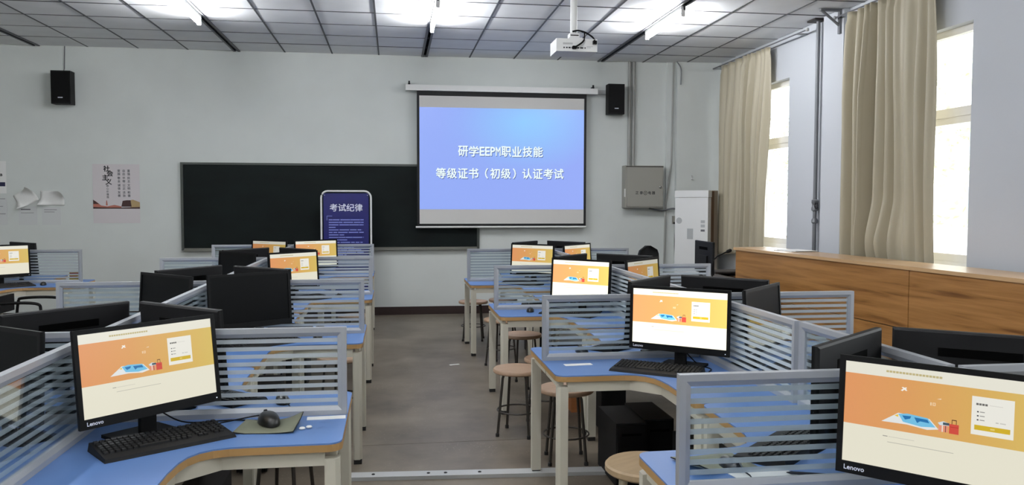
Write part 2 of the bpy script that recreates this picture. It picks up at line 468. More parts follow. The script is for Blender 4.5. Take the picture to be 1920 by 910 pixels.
def leg_mesh():
    pts = [(-.027, -.019), (-.019, -.027), (.012, -.027), (.027, -.012), (.027, .027), (-.027, .027)]
    return prism('leg', pts, .028, .69, M_cream)
LEG = leg_mesh(); FOOT = box('foot_cap', (-.024, -.024, 0), (.024, .024, .03), M_foot, .004)

def rail(a, b, z0, z1, t=.025):
    a, b = Vector(a), Vector(b); d = (b-a).normalized(); n = Vector((-d.y, d.x))*t/2
    return prism('apron', [tuple(a-n), tuple(b-n), tuple(b+n), tuple(a+n)], z0, z1, M_cream, .004, seg=1)

DESK = {}
def desk_parts(half):
    if half in DESK: return DESK[half]
    top = prism('worktop', desk_outline(half), .744, .75, M_blue)
    band = prism('edge_band', desk_outline(half, .0006), .718, .744, M_edge)
    rails = [rail((half-.06, -.375), (.525, -.375), .664, .717), rail((.525, -.375), (.392, -.505), .664, .717), rail((.392, -.505), (.392, -ARM+.06), .664, .717),
             rail((half-.034, -.35), (half-.034, -.015), .674, .717), rail((.36, -ARM+.034), (.02, -ARM+.034), .674, .717)]
    A = dict(top=top, band=band, rails=rails)
    B = dict(top=mirror(top, 'worktop'), band=mirror(band, 'edge_band'), rails=[mirror(x, 'apron') for x in rails])
    DESK[half] = (A, B); return DESK[half]

def desk(C, half, q, label):
    sx, sy = {'FR': (1, -1), 'FL': (-1, -1), 'BR': (1, 1), 'BL': (-1, 1)}[q]
    A, B = desk_parts(half)
    P = A if sx*sy < 0 else B
    rot = 0 if sy < 0 else math.pi
    t = thing('workstation_desk', label, 'desk', (C[0], C[1], 0), rot, 'blue-topped L-shaped exam desks')
    mk('worktop', P['top'], t); mk('edge_band', P['band'], t)
    for r_ in P['rails']: mk('apron', r_, t)
    lx = 1 if P is A else -1
    for x, y in ((half-.034, -.372), (.386, -ARM+.034), (.075, -.075)):
        l = mk('leg', LEG, t, (lx*x, y, 0), 0 if lx > 0 else -math.pi/2)
        mk('foot_cap', FOOT, l)
    return t

# glass dividers ---------------------------------------------------
def frame_rail(L, H, side):          # mitred aluminium rail with a chamfered inner lip; panel runs along +x, z up
    w = .036; T = .014
    prof = [(0, -T), (w*.55, -T), (w, -T*.45), (w, T*.45), (w*.55, T), (0, T)]   # (inset, y)
    bm_ = bmesh.new(); ra, rb = [], []
    for i, y in prof:
        if side == 'top': a, b = (i, y, H-i), (L-i, y, H-i)
        elif side == 'bottom': a, b = (i, y, i), (L-i, y, i)
        elif side == 'start': a, b = (i, y, i), (i, y, H-i)
        else: a, b = (L-i, y, i), (L-i, y, H-i)
        ra.append(bm_.verts.new(a)); rb.append(bm_.verts.new(b))
    n = len(prof)
    for k in range(n): bm_.faces.new((ra[k], ra[(k+1) % n], rb[(k+1) % n], rb[k]))
    bm_.faces.new(ra[::-1]); bm_.faces.new(rb)
    return fin(bm_, 'frame_rail', M_alu)
DIV = {}
def divider(C, ang, L, label, off=.02):
    H = .356
    k = round(L, 3)
    if k not in DIV:
        bm_ = bmesh.new()
        DIV[k] = ([frame_rail(L, H, s) for s in ('top', 'bottom', 'start', 'end')], box('glass_pane', (.03, -.0025, .03), (L-.03, .0025, H-.03), M_glass),
                  box('frosted_strip', (.036, -.0034, 0), (L-.036, -.0027, .0165), M_frost))
        bm_.free()
    rails, pane, strip = DIV[k]
    c, s = math.cos(ang), math.sin(ang)
    t = thing('desk_divider', label, 'partition', (C[0]+c*off, C[1]+s*off, .75), ang, 'glass dividers on the exam desks')
    for r_ in rails: mk('frame_rail', r_, t)
    p = mk('glass_pane', pane, t)
    for i in range(9): mk('frosted_strip', strip, p, (0, 0, .052 + i*.0305))
    return t

# ------------------------------------------------------------------ monitors
def quad_mesh(name, items, m):     # items: (x0,z0,x1,z1, colour or (left,right) colours, layer)
    bm_ = bmesh.new(); cl = bm_.loops.layers.float_color.new('Col')
    for it in items:
        if it[0] == 'poly':
            _, pts, col, ly = it
            f = bm_.faces.new([bm_.verts.new((x, -.0001*ly, z)) for x, z in pts])
            for lp in f.loops: lp[cl] = srgb(col) + (1,)
            continue
        x0, z0, x1, z1, col, ly = it
        ca, cb = col if isinstance(col[0], tuple) else (col, col)
        vs = [bm_.verts.new(p) for p in ((x0, -.0001*ly, z0), (x1, -.0001*ly, z0), (x1, -.0001*ly, z1), (x0, -.0001*ly, z1))]
        f = bm_.faces.new(vs)
        for lp, cc in zip(f.loops, (ca, cb, cb, ca)): lp[cl] = srgb(cc) + (1,)
    me = bpy.data.meshes.new(name); bm_.normal_update(); bm_.to_mesh(me); bm_.free(); me.materials.append(m)
    return me

SW, SH = .508, .286
def page(m):
    W, H = SW, SH
    X = lambda u: (u-.5)*W
    off = 0
    Z = lambda v: (1-v-off)*H
    it = []
    q = lambda u0, v0, u1, v1, c, ly=1: it.append((X(u0), Z(v1), X(u1), Z(v0), c, ly))
    pl = lambda pts, c, ly=2: it.append(('poly', [(X(u), Z(v)) for u, v in pts], c, ly))
    q(0, 0, 1, .115, (236, 233, 218), 0)
    q(0, .115, .35, .62, ((230, 156, 102), (226, 163, 98)), 0)
    q(.35, .115, .72, .62, ((226, 163, 98), (222, 180, 98)), 0)
    q(.72, .115, 1, .62, ((222, 180, 98), (220, 192, 104)), 0)
    q(0, .62, 1, 1, (236, 232, 212), 0)
    for k in range(17): q(.215+k*.0165, .048, .2285+k*.0165, .068, (196, 182, 132))       # the tan heading, too small to read
    # aeroplane
    pl([(.300, .190), (.318, .200), (.322, .214), (.308, .208)], (250, 246, 236))
    pl([(.292, .224), (.318, .190), (.323, .196), (.300, .232)], (250, 246, 236))
    pl([(.296, .196), (.302, .192), (.326, .222), (.318, .226)], (250, 246, 236))
    pl([(.470, .262), (.492, .252), (.492, .262)], (246, 226, 200))
    q(.440, .300, .447, .330, (244, 214, 176)); q(.452, .300, .466, .330, (244, 214, 176)); q(.456, .306, .462, .324, (231, 172, 98), 2)
    off = .045
    # world map
    pl([(.200, .505), (.285, .400), (.440, .415), (.485, .500), (.430, .520), (.330, .500)], (232, 234, 232), 2)
    pl([(.285, .410), (.330, .395), (.430, .410), (.470, .485), (.400, .500), (.310, .480)], (120, 196, 232), 3)
    pl([(.305, .420), (.350, .415), (.345, .440), (.320, .455)], (40, 116, 176), 4)
    pl([(.365, .420), (.430, .425), (.440, .455), (.395, .450), (.380, .470)], (40, 116, 176), 4)
    pl([(.265, .430), (.285, .415), (.285, .440)], (240, 200, 60), 4)
    # luggage
    q(.485, .450, .530, .515, (232, 150, 120), 3); q(.500, .455, .506, .515, (240, 226, 210), 4); q(.516, .455, .520, .515, (120, 70, 60), 4)
    pl([(.480, .435), (.505, .415), (.540, .430), (.535, .452), (.490, .455)], (216, 226, 230), 4)
    q(.505, .425, .535, .448, (70, 86, 96), 5)
    q(.535, .430, .580, .520, (214, 80, 66), 5); q(.537, .455, .578, .459, (176, 50, 44), 6)
    q(.546, .392, .549, .430, (92, 56, 40), 5); q(.566, .392, .569, .430, (92, 56, 40), 5); q(.546, .388, .569, .396, (92, 56, 40), 6)
    off = 0
    # log-in card
    q(.635, .185, .825, .535, (240, 238, 228), 2)
    for k in range(4): q(.655+k*.0135, .245, .666+k*.0135, .264, (110, 108, 104), 3)
    q(.715, .252, .775, .257, (216, 212, 204), 3)
    for k in range(3):
        q(.660, .318+k*.037, .668, .330+k*.037, (70, 70, 76), 3); q(.673, .320+k*.037, .695, .328+k*.037, (156, 154, 150), 3)
    q(.745, .398, .758, .408, (196, 194, 186), 3); q(.764, .398, .790, .408, (206, 204, 196), 3)
    q(.650, .445, .810, .490, (214, 180, 46), 3)
    q(.722, .460, .742, .475, (232, 208, 120), 4)
    # small print under the banner
    q(.21, .685, .235, .693, (160, 158, 148)); q(.24, .687, .37, .692, (206, 202, 188))
    q(.235, .740, .56, .746, (190, 187, 174))
    return quad_mesh('screen', it, m)
PAGE = {k: page(M_scr[k]) for k in M_scr}
OFFS = box('screen', (-SW/2, -.0006, 0), (SW/2, 0, SH), M_off)
MW, MH, MB = .54, .336, .084        # outer width, height, gap under it
def monitor_meshes():
    d = {}
    bm_ = bmesh.new()
    sx = (MW-SW)/2
    add_box(bm_, (-MW/2, -.014, MB), (MW/2, -.004, MB+.034)); add_box(bm_, (-MW/2, -.014, MB+.034+SH), (MW/2, -.004, MB+MH))
    add_box(bm_, (-MW/2, -.014, MB+.034), (-MW/2+sx, -.004, MB+.034+SH)); add_box(bm_, (MW/2-sx, -.014, MB+.034), (MW/2, -.004, MB+.034+SH))
    d['bezel'] = fin(bm_, 'bezel', M_blk, bevel=.0015, seg=1)
    bm_ = bmesh.new()
    W, z0, z1 = MW/2, MB, MB+MH
    rg = []
    for y, e in ((-.004, 0), (.004, .001), (.009, .008)):
        rg.append([bm_.verts.new(p) for p in ((-W+e, y, z0+e), (W-e, y, z0+e), (W-e, y, z1-e), (-W+e, y, z1-e))])
    for a, b in zip(rg, rg[1:]):
        for k in range(4): bm_.faces.new((a[k], a[(k+1) % 4], b[(k+1) % 4], b[k]))
    bm_.faces.new(rg[0][::-1]); bm_.faces.new(rg[-1])
    add_box(bm_, (-.14, .0085, MB+.03), (.14, .026, MB+.19))
    d['back'] = fin(bm_, 'back_shell', M_blk2)
    bm_ = bmesh.new()
    add_box(bm_, (-.125, .0085, MB+MH-.088), (.125, .0105, MB+MH-.058))
    d['vent'] = fin(bm_, 'vent_slot', M_blkd, bevel=.001)
    bm_ = bmesh.new()
    add_box(bm_, (-.03, .022, .012), (.03, .042, MB+.10))
    d['neck'] = fin(bm_, 'stand_neck', M_blk, bevel=.004)
    d['base'] = prism('stand_base', [(-.11, .02), (-.08, -.01), (.08, -.01), (.11, .02), (.11, .15), (-.11, .15)], 0, .012, M_blk, .004, seg=1)
    lg = stand_up(text_mesh('maker_lettering', 'Lenovo', .019, M_wtext, .0003, 'LEFT', .0002))
    d['logo'] = lg
    d['led'] = box('power_light', (MW/2-.022, -.0148, MB+.012), (MW/2-.018, -.0138, MB+.016), M_led)
    return d
MON = monitor_meshes()
def tilted(o, deg, loc=(0, 0, 0)):
    P_ = Vector((0, .03, .20))
    m_ = Matrix.Translation(P_) @ Matrix.Rotation(R(-deg), 4, 'X') @ Matrix.Translation(-P_) @ Matrix.Translation(Vector(loc))
    o.location = m_.to_translation(); o.rotation_euler = m_.to_euler()
    return o
def monitor(C, dx, dy, deg, label, scr=None, logo=True, tilt=4):
    t = thing('computer_monitor', label, 'monitor', (C[0]+dx, C[1]+dy, .75), R(deg), 'exam monitors on the desk islands')
    bs = tilted(mk('back_shell', MON['back'], t), tilt); tilted(mk('bezel', MON['bezel'], t), tilt)
    tilted(mk('screen', PAGE[scr] if scr else OFFS, t), tilt, (0, -.0095, MB+.034))
    mk('vent_slot', MON['vent'], bs)
    mk('stand_neck', MON['neck'], t); mk('stand_base', MON['base'], t)
    if logo:
        tilted(mk('maker_lettering', MON['logo'], t), tilt, (-MW/2+.022, -.0145, MB+.017))
        if scr: tilted(mk('power_light', MON['led'], t), tilt)
    return t

# keyboards and mice ----------------------------------------------
def kb_meshes():
    L, D = .45, .185
    bm_ = bmesh.new()
    v = [(-L/2, -D/2, 0), (L/2, -D/2, 0), (L/2, D/2, 0), (-L/2, D/2, 0), (-L/2+.004, -D/2+.006, .012), (L/2-.004, -D/2+.006, .012), (L/2-.004, D/2-.004, .030), (-L/2+.004, D/2-.004, .030)]
    vs = [bm_.verts.new(p) for p in v]
    for f in ((3, 2, 1, 0), (4, 5, 6, 7), (0, 1, 5, 4), (1, 2, 6, 5), (2, 3, 7, 6), (3, 0, 4, 7)): bm_.faces.new([vs[i] for i in f])
    body = fin(bm_, 'case', M_blk2, bevel=.002, seg=1)
    bm_ = bmesh.new()
    zt = lambda y: .012 + (y+D/2-.006)/(D-.01)*.018
    for r_ in range(6):
        y = -D/2+.055 + r_*.0205 + (.004 if r_ == 5 else 0)
        x = -L/2+.012
        while x < L/2-.026:
            w = .0165
            if r_ == 0 and -.10 < x < .0: w = .105
            if abs(x-.088) < .008 or abs(x-.150) < .008: x += .010; continue
            z = zt(y); b = [(x, y-.0075), (x+w, y-.0075), (x+w, y+.0075), (x, y+.0075)]
            lo = [bm_.verts.new((p, q, zt(q)-.001)) for p, q in b]
            hi = [bm_.verts.new((p+(.002 if i in (0, 3) else -.002), q+(.0015 if i < 2 else -.0015), zt(q)+.007)) for i, (p, q) in enumerate(b)]
            bm_.faces.new(hi)
            for i in range(4): bm_.faces.new((lo[i], lo[(i+1) % 4], hi[(i+1) % 4], hi[i]))
            x += w+.0026
    keys = fin(bm_, 'keys', M_key)
    return body, keys
KB = kb_meshes()
def keyboard(C, dx, dy, deg, label):
    t = thing('keyboard', label, 'keyboard', (C[0]+dx, C[1]+dy, .7502), R(deg), 'black keyboards on the exam desks')
    mk('case', KB[0], t); k = mk('keys', KB[1], t); k['kind'] = 'stuff'
    return t
def mouse_mesh():
    bm_ = bmesh.new(); rings = []
    n = 14
    for i in range(8):
        a = i/7*math.pi/2
        s, z = math.cos(a)**.6 if i < 7 else .001, math.sin(a)*.034
        rings.append([bm_.verts.new((.030*s*math.cos(2*math.pi*k/n)*(1+.08*math.sin(2*math.pi*k/n)), .055*s*math.sin(2*math.pi*k/n)-.004*i/7, z)) for k in range(n)])
    for a, b in zip(rings, rings[1:]):
        for k in range(n): bm_.faces.new((a[k], a[(k+1) % n], b[(k+1) % n], b[k]))
    bm_.faces.new(rings[0][::-1]); bm_.faces.new(rings[-1])
    return fin(bm_, 'shell', M_mouse, smooth=True)
MOUSE = mouse_mesh()
WHEEL = tube('scroll_wheel', [(-.004, .034, .026), (.004, .034, .026)], .008, M_key, 10)
CABLE = {}
def mouse(C, dx, dy, deg, label, z=.7502, cable=(.02, .20), sc=1.0):
    t = thing('mouse', label, 'mouse', (C[0]+dx, C[1]+dy, z), R(deg), 'black mice on the exam desks')
    t.scale = (sc, sc, sc)
    mk('shell', MOUSE, t); mk('scroll_wheel', WHEEL, t)
    if cable not in CABLE:
        a, b = cable
        CABLE[cable] = tube('cable', smooth_path([(0, .05, .012), (-.01, .09, .004), (a*.5, .05+b*.45, .004), (a, b, .004)]), .0022, M_blk, 6)
    mk('cable', CABLE[cable], t)
    return t

# ------------------------------------------------------------------ the desk islands
ISL = {
 'L1': ((-1.13, 3.32), .945, 'fourth poster-side island from the chalkboard'), 'L2': ((-1.13, 5.39), .945, 'third poster-side island from the chalkboard'),
 'L3': ((-1.13, 7.66), .945, 'second poster-side island from the chalkboard'), 'L4': ((-1.17, 9.97), .945, 'poster-side island beside the blue banner'),
 'R1': ((1.72, 2.26), .895, 'podium-side island closest to the camera'), 'R2': ((1.71, 4.31), .91, 'third podium-side island from the chalkboard'),
 'R3': ((1.71, 6.43), .91, 'second podium-side island from the chalkboard'), 'R4': ((1.71, 8.80), .91, 'podium-side island under the projection screen'),
 'LL': ((-4.19, 9.15), .93, 'lone island below the pinned notices')}
def seat_name(isl, q):
    side = {'L': {'R': 'aisle', 'L': 'poster-wall'}, 'R': {'L': 'aisle', 'R': 'podium'}}
    s = side['R' if isl[0] == 'R' else 'L'][q[1]]
    return s + (' seat facing the board' if q[0] == 'F' else ' seat turned from the board')
SKIP = {('R1', 'FR')}
short = {k: v[2] for k, v in ISL.items()}
for k, (C, half, nm) in ISL.items():
    qs = ('FR', 'BR') if k == 'LL' else ('FR', 'FL', 'BR', 'BL')
    for q in qs:
        if (k, q) in SKIP: continue
        desk(C, half, q, 'blue-topped desk, ' + seat_name(k, q) + ', ' + nm)
    ly = {'R1': (.95, ARM), 'R2': (1.055, 1.08), 'R3': (ARM, 1.055), 'L1': (.985, ARM), 'L2': (1.12, 1.075), 'L3': (ARM, 1.12)}.get(k, (ARM, ARM))
    arms = {'+x': (0, half-.002), '-x': (math.pi, half-.002), '+y': (math.pi/2, ly[0]), '-y': (-math.pi/2, ly[1])}
    for a, (ang, L) in arms.items():
        if k == 'LL' and a == '-x': continue
        if k[0] == 'R': w = {'+x': 'podium arm', '-x': 'aisle arm', '+y': 'arm towards the board', '-y': 'arm towards the camera'}[a]
        else: w = {'+x': 'aisle arm', '-x': 'poster-wall arm', '+y': 'arm towards the board', '-y': 'arm towards the camera'}[a]
        divider(C, ang, L-.02, 'striped glass divider, ' + w + ' of the ' + nm)

LIT = 'black monitor showing the orange log-in page, '
DRK = 'black monitor with a dark screen, '
BCK = 'black monitor seen from behind, '
MONS = [
 ('L1', 'FR', .262, -.25, 46, 'mid', 7), ('L1', 'FL', -.25, -.25, -38, None, 2), ('L1', 'BL', -.203, .245, 50, None, 3), ('L1', 'BR', .245, .26, -41, None),
 ('L2', 'FL', -.235, -.25, -44, None), ('L2', 'FR', .26, -.23, 36, None), ('L2', 'BL', -.215, .27, 54, None, 2), ('L2', 'BR', .265, .225, -40, None),
 ('L3', 'FL', -.235, -.25, -46, None), ('L3', 'FR', .26, -.27, 45, 'mid'), ('L3', 'BL', -.24, .24, 50, None), ('L3', 'BR', .24, .25, -46, None),
 ('L4', 'FL', -.25, -.27, -36, 'dim'), ('L4', 'FR', .28, -.23, 30, 'mid'),
 ('R1', 'FL', -.262, -.30, -48, 'mid'), ('R1', 'BL', -.228, .205, 38, None, 0), ('R1', 'BR', .245, .205, -38, None, 1),
 ('R2', 'FL', -.243, -.30, -40, 'bright', 2), ('R2', 'FR', .22, -.30, 46, None), ('R2', 'BL', -.235, .235, 47, None), ('R2', 'BR', .225, .225, -46, None),
 ('R3', 'FL', -.265, -.28, -45, 'bright'), ('R3', 'FR', .235, -.30, 45, 'dim'), ('R3', 'BL', -.235, .24, 48, None), ('R3', 'BR', .24, .235, -46, None),
 ('R4', 'FL', -.24, -.30, -42, 'mid'), ('R4', 'FR', .25, -.32, 45, 'mid'), ('R4', 'BL', -.235, .25, 50, None), ('R4', 'BR', .25, .25, -50, None),
 ('LL', 'FR', .26, -.28, 44, 'mid'), ('LL', 'BR', .25, .26, -42, None)]
for k, q, dx, dy, a, scr, *tl in MONS:
    C = ISL[k][0]
    deg = a if q[0] == 'F' else (a-180 if q == 'BL' else a+180)
    monitor(C, dx, dy, deg, (LIT if scr else (DRK if q[0] == 'F' else BCK)) + seat_name(k, q).replace(' facing the board', '').replace(' turned from the board', '') + ', ' + ISL[k][2], scr, True, tl[0] if tl else 4)

for k, q, dx, dy, deg in [('L1', 'FR', .325, -.335, 35), ('R2', 'FL', -.385, -.375, -36), ('L1', 'BR', .36, .37, 138), ('L2', 'FR', .36, -.36, 40), ('L2', 'BR', .36, .37, 138),
        ('L3', 'FR', .36, -.36, 42), ('R1', 'FL', -.37, -.39, -46), ('R1', 'BL', -.37, .37, -138), ('R2', 'BL', -.37, .37, -138), ('R3', 'FL', -.37, -.37, -42), ('R3', 'BL', -.37, .37, -138), ('R4', 'FL', -.37, -.38, -42), ('LL', 'FR', .36, -.37, 42),
        ('L2', 'FL', -.36, -.37, -42), ('R2', 'FR', .35, -.40, 44)]:
    keyboard(ISL[k][0], dx, dy, deg, 'black keyboard, ' + seat_name(k, q) + ', ' + ISL[k][2])
for k, q, dx, dy, deg in [('L1', 'BR', .66, .22, -160), ('L2', 'FR', .66, -.2, 10), ('L2', 'BR', .64, .2, 170), ('L3', 'FR', .65, -.2, 20), ('R1', 'BL', -.64, .2, 190), ('R1', 'BL', -.62, .05, 190), ('R2', 'BL', -.64, .2, 200), ('R3', 'FL', -.64, -.16, -10), ('R3', 'BL', -.62, .2, 200), ('LL', 'FR', .62, -.2, 20)]:
    if dy == .05: continue
    mouse(ISL[k][0], dx, dy, deg, 'black mouse, ' + seat_name(k, q) + ', ' + ISL[k][2])

# the two near seats in detail
C = ISL['L1'][0]
bm = bmesh.new()          # curled mouse pad
N = 10; vs = {}
for i in range(N+1):
    for j in range(N+1):
        u, v = i/N, j/N
        x = -.11+.22*u; y = -.09+.18*v
        z = .003 + .09*max(0, u-.62)**1.5*(.3+v) + .02*max(0, .2-u)*5*.3 + .03*max(0, v-.75)*u
        vs[i, j] = bm.verts.new((x, y, z))
for i in range(N):
    for j in range(N): bm.faces.new((vs[i, j], vs[i+1, j], vs[i+1, j+1], vs[i, j+1]))
pm = fin(bm, 'pad', [M_pad, M_blk2], smooth=True)
pad = mk('mouse_pad', pm, None, (C[0]+.66, C[1]-.165, .7502), R(-6))
so = pad.modifiers.new('thick', 'SOLIDIFY'); so.thickness = .004; so.offset = 1; so.material_offset_rim = 1
tag(pad, 'curled grey-green mouse pad with black edges on the blue desk', 'mouse pad')
mouse(C, .655, -.13, 25, 'black mouse lying on the curled grey-green mouse pad', .757, (-.19, .05), 1.3)
card = mk('name_card', box('card', (-.075, -.024, 0), (.075, .024, .0012), M_paper), None, (C[0]+.865, C[1]-.055, .7502), R(3))
tag(card, 'white paper strip below the divider on the desk with the curled mouse pad', 'paper')
o = mk('earbuds', None, None, (C[0]+.80, C[1]-.205, .7502)); tag(o, 'small pair of white buds beside the curled mouse pad', 'earphones')
EB = lathe('bud', [(.001, 0), (.009, .001), (.012, .005), (.009, .009), (.001, .010)], M_white, 12)
mk('bud', EB, o, (-.012, -.008, 0)); mk('bud', EB, o, (.012, .008, 0))
C2 = ISL['R2'][0]
card = mk('name_card', card.data, None, (C2[0]-.74, C2[1]-.14, .7502), R(4))
tag(card, 'white paper strip on the desk corner by the bright log-in monitor', 'paper')
def pen(C, dx, dy, dz, deg, label):
    p = mk('pen', tube('pen', [(-.07, 0, .006), (.06, 0, .006), (.075, 0, .006)], [.005, .005, .001], M_ink, 8), None, (C[0]+dx, C[1]+dy, .7502+dz), R(deg)); tag(p, label, 'pen')
pen(C2, -.70, .10, 0, 155, 'dark pen behind the striped glass by the bright log-in monitor')
C1 = ISL['R1'][0]
sheet = mk('paper_sheet', box('sheet', (-.10, -.07, 0), (.10, .07, .0012), M_paper), None, (C1[0]-.56, C1[1]+.10, .7502), R(12)); tag(sheet, 'white sheet behind the nearest striped glass divider', 'paper')
pen(C1, -.42, .09, .0, 160, 'dark pen behind the glass divider closest to the camera')
pad2 = mk('mouse_pad', pad.data.copy(), None, (C1[0]-.68, C1[1]+.24, .7502), R(190)); so = pad2.modifiers.new('thick', 'SOLIDIFY'); so.thickness = .004; so.offset = 1; so.material_offset_rim = 1
tag(pad2, 'curled mouse pad on the desk corner over the tan stool', 'mouse pad')
# monitor cables
def cable(label, pts, r=.003):
    o = mk('cable', tube('cable', smooth_path(pts), r, M_blk, 6)); tag(o, label, 'cable'); return o
cx, cy = C
cable('black cable trailing behind the big screen on the near poster-side desk', [(cx+.20, cy-.11, .86), (cx+.26, cy-.09, .80), (cx+.34, cy-.07, .756), (cx+.50, cy-.05, .7535), (cx+.60, cy-.07, .7535)])
cx, cy = C2
cable('black cable looping on the desk behind the bright log-in monitor', [(cx-.20, cy-.20, .85), (cx-.12, cy-.25, .76), (cx-.09, cy-.36, .7535), (cx-.14, cy-.46, .7535), (cx-.07, cy-.55, .7535)])

# ------------------------------------------------------------------ stools, crates, computers under the desks
SEAT = lathe('seat', [(.10, .432), (.165, .433), (.172, .440), (.172, .455), (.166, .462), (.001, .462)], M_stool, 32)
SEAT2 = lathe('seat', [(.10, .425), (.172, .426), (.180, .434), (.180, .455), (.172, .463), (.001, .463)], M_stool2, 32)
SLEG = tube('leg', [(.105, 0, .432), (.118, 0, .40), (.155, 0, .03), (.158, 0, .012)], .0095, M_sleg, 8)
SLEGC = tube('leg', [(.135, 0, .426), (.140, 0, .40), (.158, 0, .0)], .016, M_slegc, 10)
SRING = None
bm = bmesh.new()
add_tube(bm, [(.142*math.cos(2*math.pi*k/24), .142*math.sin(2*math.pi*k/24), .17) for k in range(25)], .006, 6)
SRING = fin(bm, 'foot_ring', M_sleg, smooth=True)
CAP = lathe('leg_cap', [(.013, 0), (.013, .02), (.009, .024)], M_foot, 10)
def stool(x, y, rz, label, kind=0):
    t = thing('round_stool', label, 'stool', (x, y, 0), R(rz), 'round stools around the desks')
    mk('seat', SEAT2 if kind else SEAT, t)
    for k in range(4):
        l = mk('leg', SLEGC if kind else SLEG, t, (0, 0, 0), math.pi/2*k)
        if not kind: mk('leg_cap', CAP, l, (.158, 0, 0))
    if not kind: mk('foot_ring', SRING, t)
for x, y, rz, l, k in [
    (.855, 5.52, 20, 'round wooden stool standing out in the aisle before the second podium-side island', 0),
    (1.065, 4.90, 40, 'round stool half hidden behind the near leg of the third podium-side island', 0),
    (1.10, 3.40, 30, 'tan round stool with thick legs beside the open wooden tray', 1),
    (1.12, 6.98, 10, 'round stool under the second podium-side island, board side', 0),
    (1.13, 5.86, 15, 'round stool under the second podium-side island next to the small wooden box', 0),
    (.93, 9.42, 35, 'round stool poking into the aisle below the projection screen', 0),
    (1.30, 9.55, 5, 'round stool farther under the island below the projection screen', 0),
    (-.52, 3.98, 25, 'round stool under the fourth poster-side island, aisle side', 0),
    (-.39, 6.12, 20, 'round stool with a leg in the aisle at the third poster-side island', 0),
    (-.38, 8.36, 30, 'round stool with a leg in the aisle at the second poster-side island', 0),
    (1.06, 7.93, 10, 'round stool before the island below the projection screen', 0)]:
    stool(x, y, rz, l, k)

def crate(x0, y0, x1, y1, h, label):
    t = thing('wooden_crate', label, 'crate', (x0, y0, 0))
    w, d = x1-x0, y1-y0
    mk('bottom', box('bottom', (0, 0, .0), (w, d, .015), M_crate, .002), t)
    for a, b in (((0, 0, .015), (w, .015, h)), ((0, d-.015, .015), (w, d, h)), ((0, .015, .015), (.015, d-.015, h)), ((w-.015, .015, .015), (w, d-.015, h))):
        mk('side_board', box('side_board', a, b, M_crate, .002), t)
crate(1.05, 3.64, 1.33, 4.14, .085, 'open orange-brown wooden tray on the floor by the tan stool')
crate(1.35, 6.02, 1.60, 6.2, .125, 'small orange-brown wooden box on the floor farther under the desks')

PCB = box('case', (0, 0, .012), (.175, .40, .37), M_blk2, .006)
PCF = box('front_panel', (.006, -.012, .018), (.169, 0, .364), M_blk, .005)
PCS = box('drive_slot', (.03, -.0135, .30), (.145, -.012, .315), M_blkd)
PCX = box('foot', (.0, .0, 0), (.02, .34, .012), M_foot)
def pc(x, y, rz, label):
    t = thing('computer_tower', label, 'computer', (x, y, 0), R(rz), 'black computers under the desks')
    mk('case', PCB, t); f = mk('front_panel', PCF, t); mk('drive_slot', PCS, f)
    mk('foot', PCX, t, (.012, .03, 0)); mk('foot', PCX, t, (.143, .03, 0))
for k, x, y, w in [('R2', 1.235, 4.36, 'aisle seat turned from the board'), ('R2', 1.50, 3.78, 'aisle seat facing the board'), ('R3', 1.42, 6.50, 'aisle seat turned from the board'), ('R3', 1.44, 5.46, 'aisle seat facing the board'),
        ('L1', -.92, 3.45, 'aisle seat turned from the board'), ('L2', -.92, 4.90, 'aisle seat facing the board'), ('L2', -.95, 5.55, 'aisle seat turned from the board'), ('L3', -.92, 7.15, 'aisle seat facing the board'), ('R4', 1.42, 8.30, 'aisle seat facing the board')]:
    pc(x, y, 0, 'black computer tower, ' + w + ', ' + ISL[k][2])
pc(1.418, 4.42, 0, 'black computer tower beside another one under the third podium-side island')

# floor conduit and litter
t = thing('floor_conduit', 'flat metal cable cover screwed across the aisle floor', 'cable cover', (.28, 4.70, 0), R(-3.8))
mk('cover', prism('cover', [(-.62, -.045), (1.0, -.045), (1.0, .045), (-.62, .045)], 0, .022, M_steel, .008), t)
for i, x in enumerate((-.4, -.08, .02, .22)): mk('screw', lathe('screw', [(.010, 0), (.010, .003), (.006, .005)], M_ink, 10), t, (x, .0, .022))
o = mk('paper_scrap', box('scrap', (-.05, -.015, 0), (.05, .015, .004), M_paper, .001), None, (.60, 7.98, 0), R(20)); tag(o, 'torn white paper scrap lying in the aisle', 'litter')

# ------------------------------------------------------------------ things on the front wall
# chalkboard
t = thing('chalkboard', 'long dark green chalkboard behind the blue banner', 'chalkboard', (0, DW, 0))
bx0, bx1, bz0, bz1 = -2.87, 1.24, .945, 2.155
mk('board', box('board', (bx0+.02, -.03, bz0+.02), (bx1-.02, -.012, bz1-.02), M_green), t)
for a, b in (((bx0, -.045, bz1-.03), (bx1, 0, bz1)), ((bx0, -.045, bz0), (bx0+.035, 0, bz1-.03)), ((bx1-.035, -.045, bz0), (bx1, 0, bz1-.03))):
    mk('frame_rail', box('frame_rail', a, b, M_bframe, .006), t)
mk('chalk_tray', boxes('chalk_tray', [((bx0+.035, -.075, bz0-.01), (bx1-.035, 0, bz0+.004)), ((bx0+.035, -.075, bz0+.004), (bx1-.035, -.066, bz0+.016)), ((bx0+.035, -.035, bz0+.004), (bx1-.035, -.012, bz0+.03))], M_tray, .002), t)

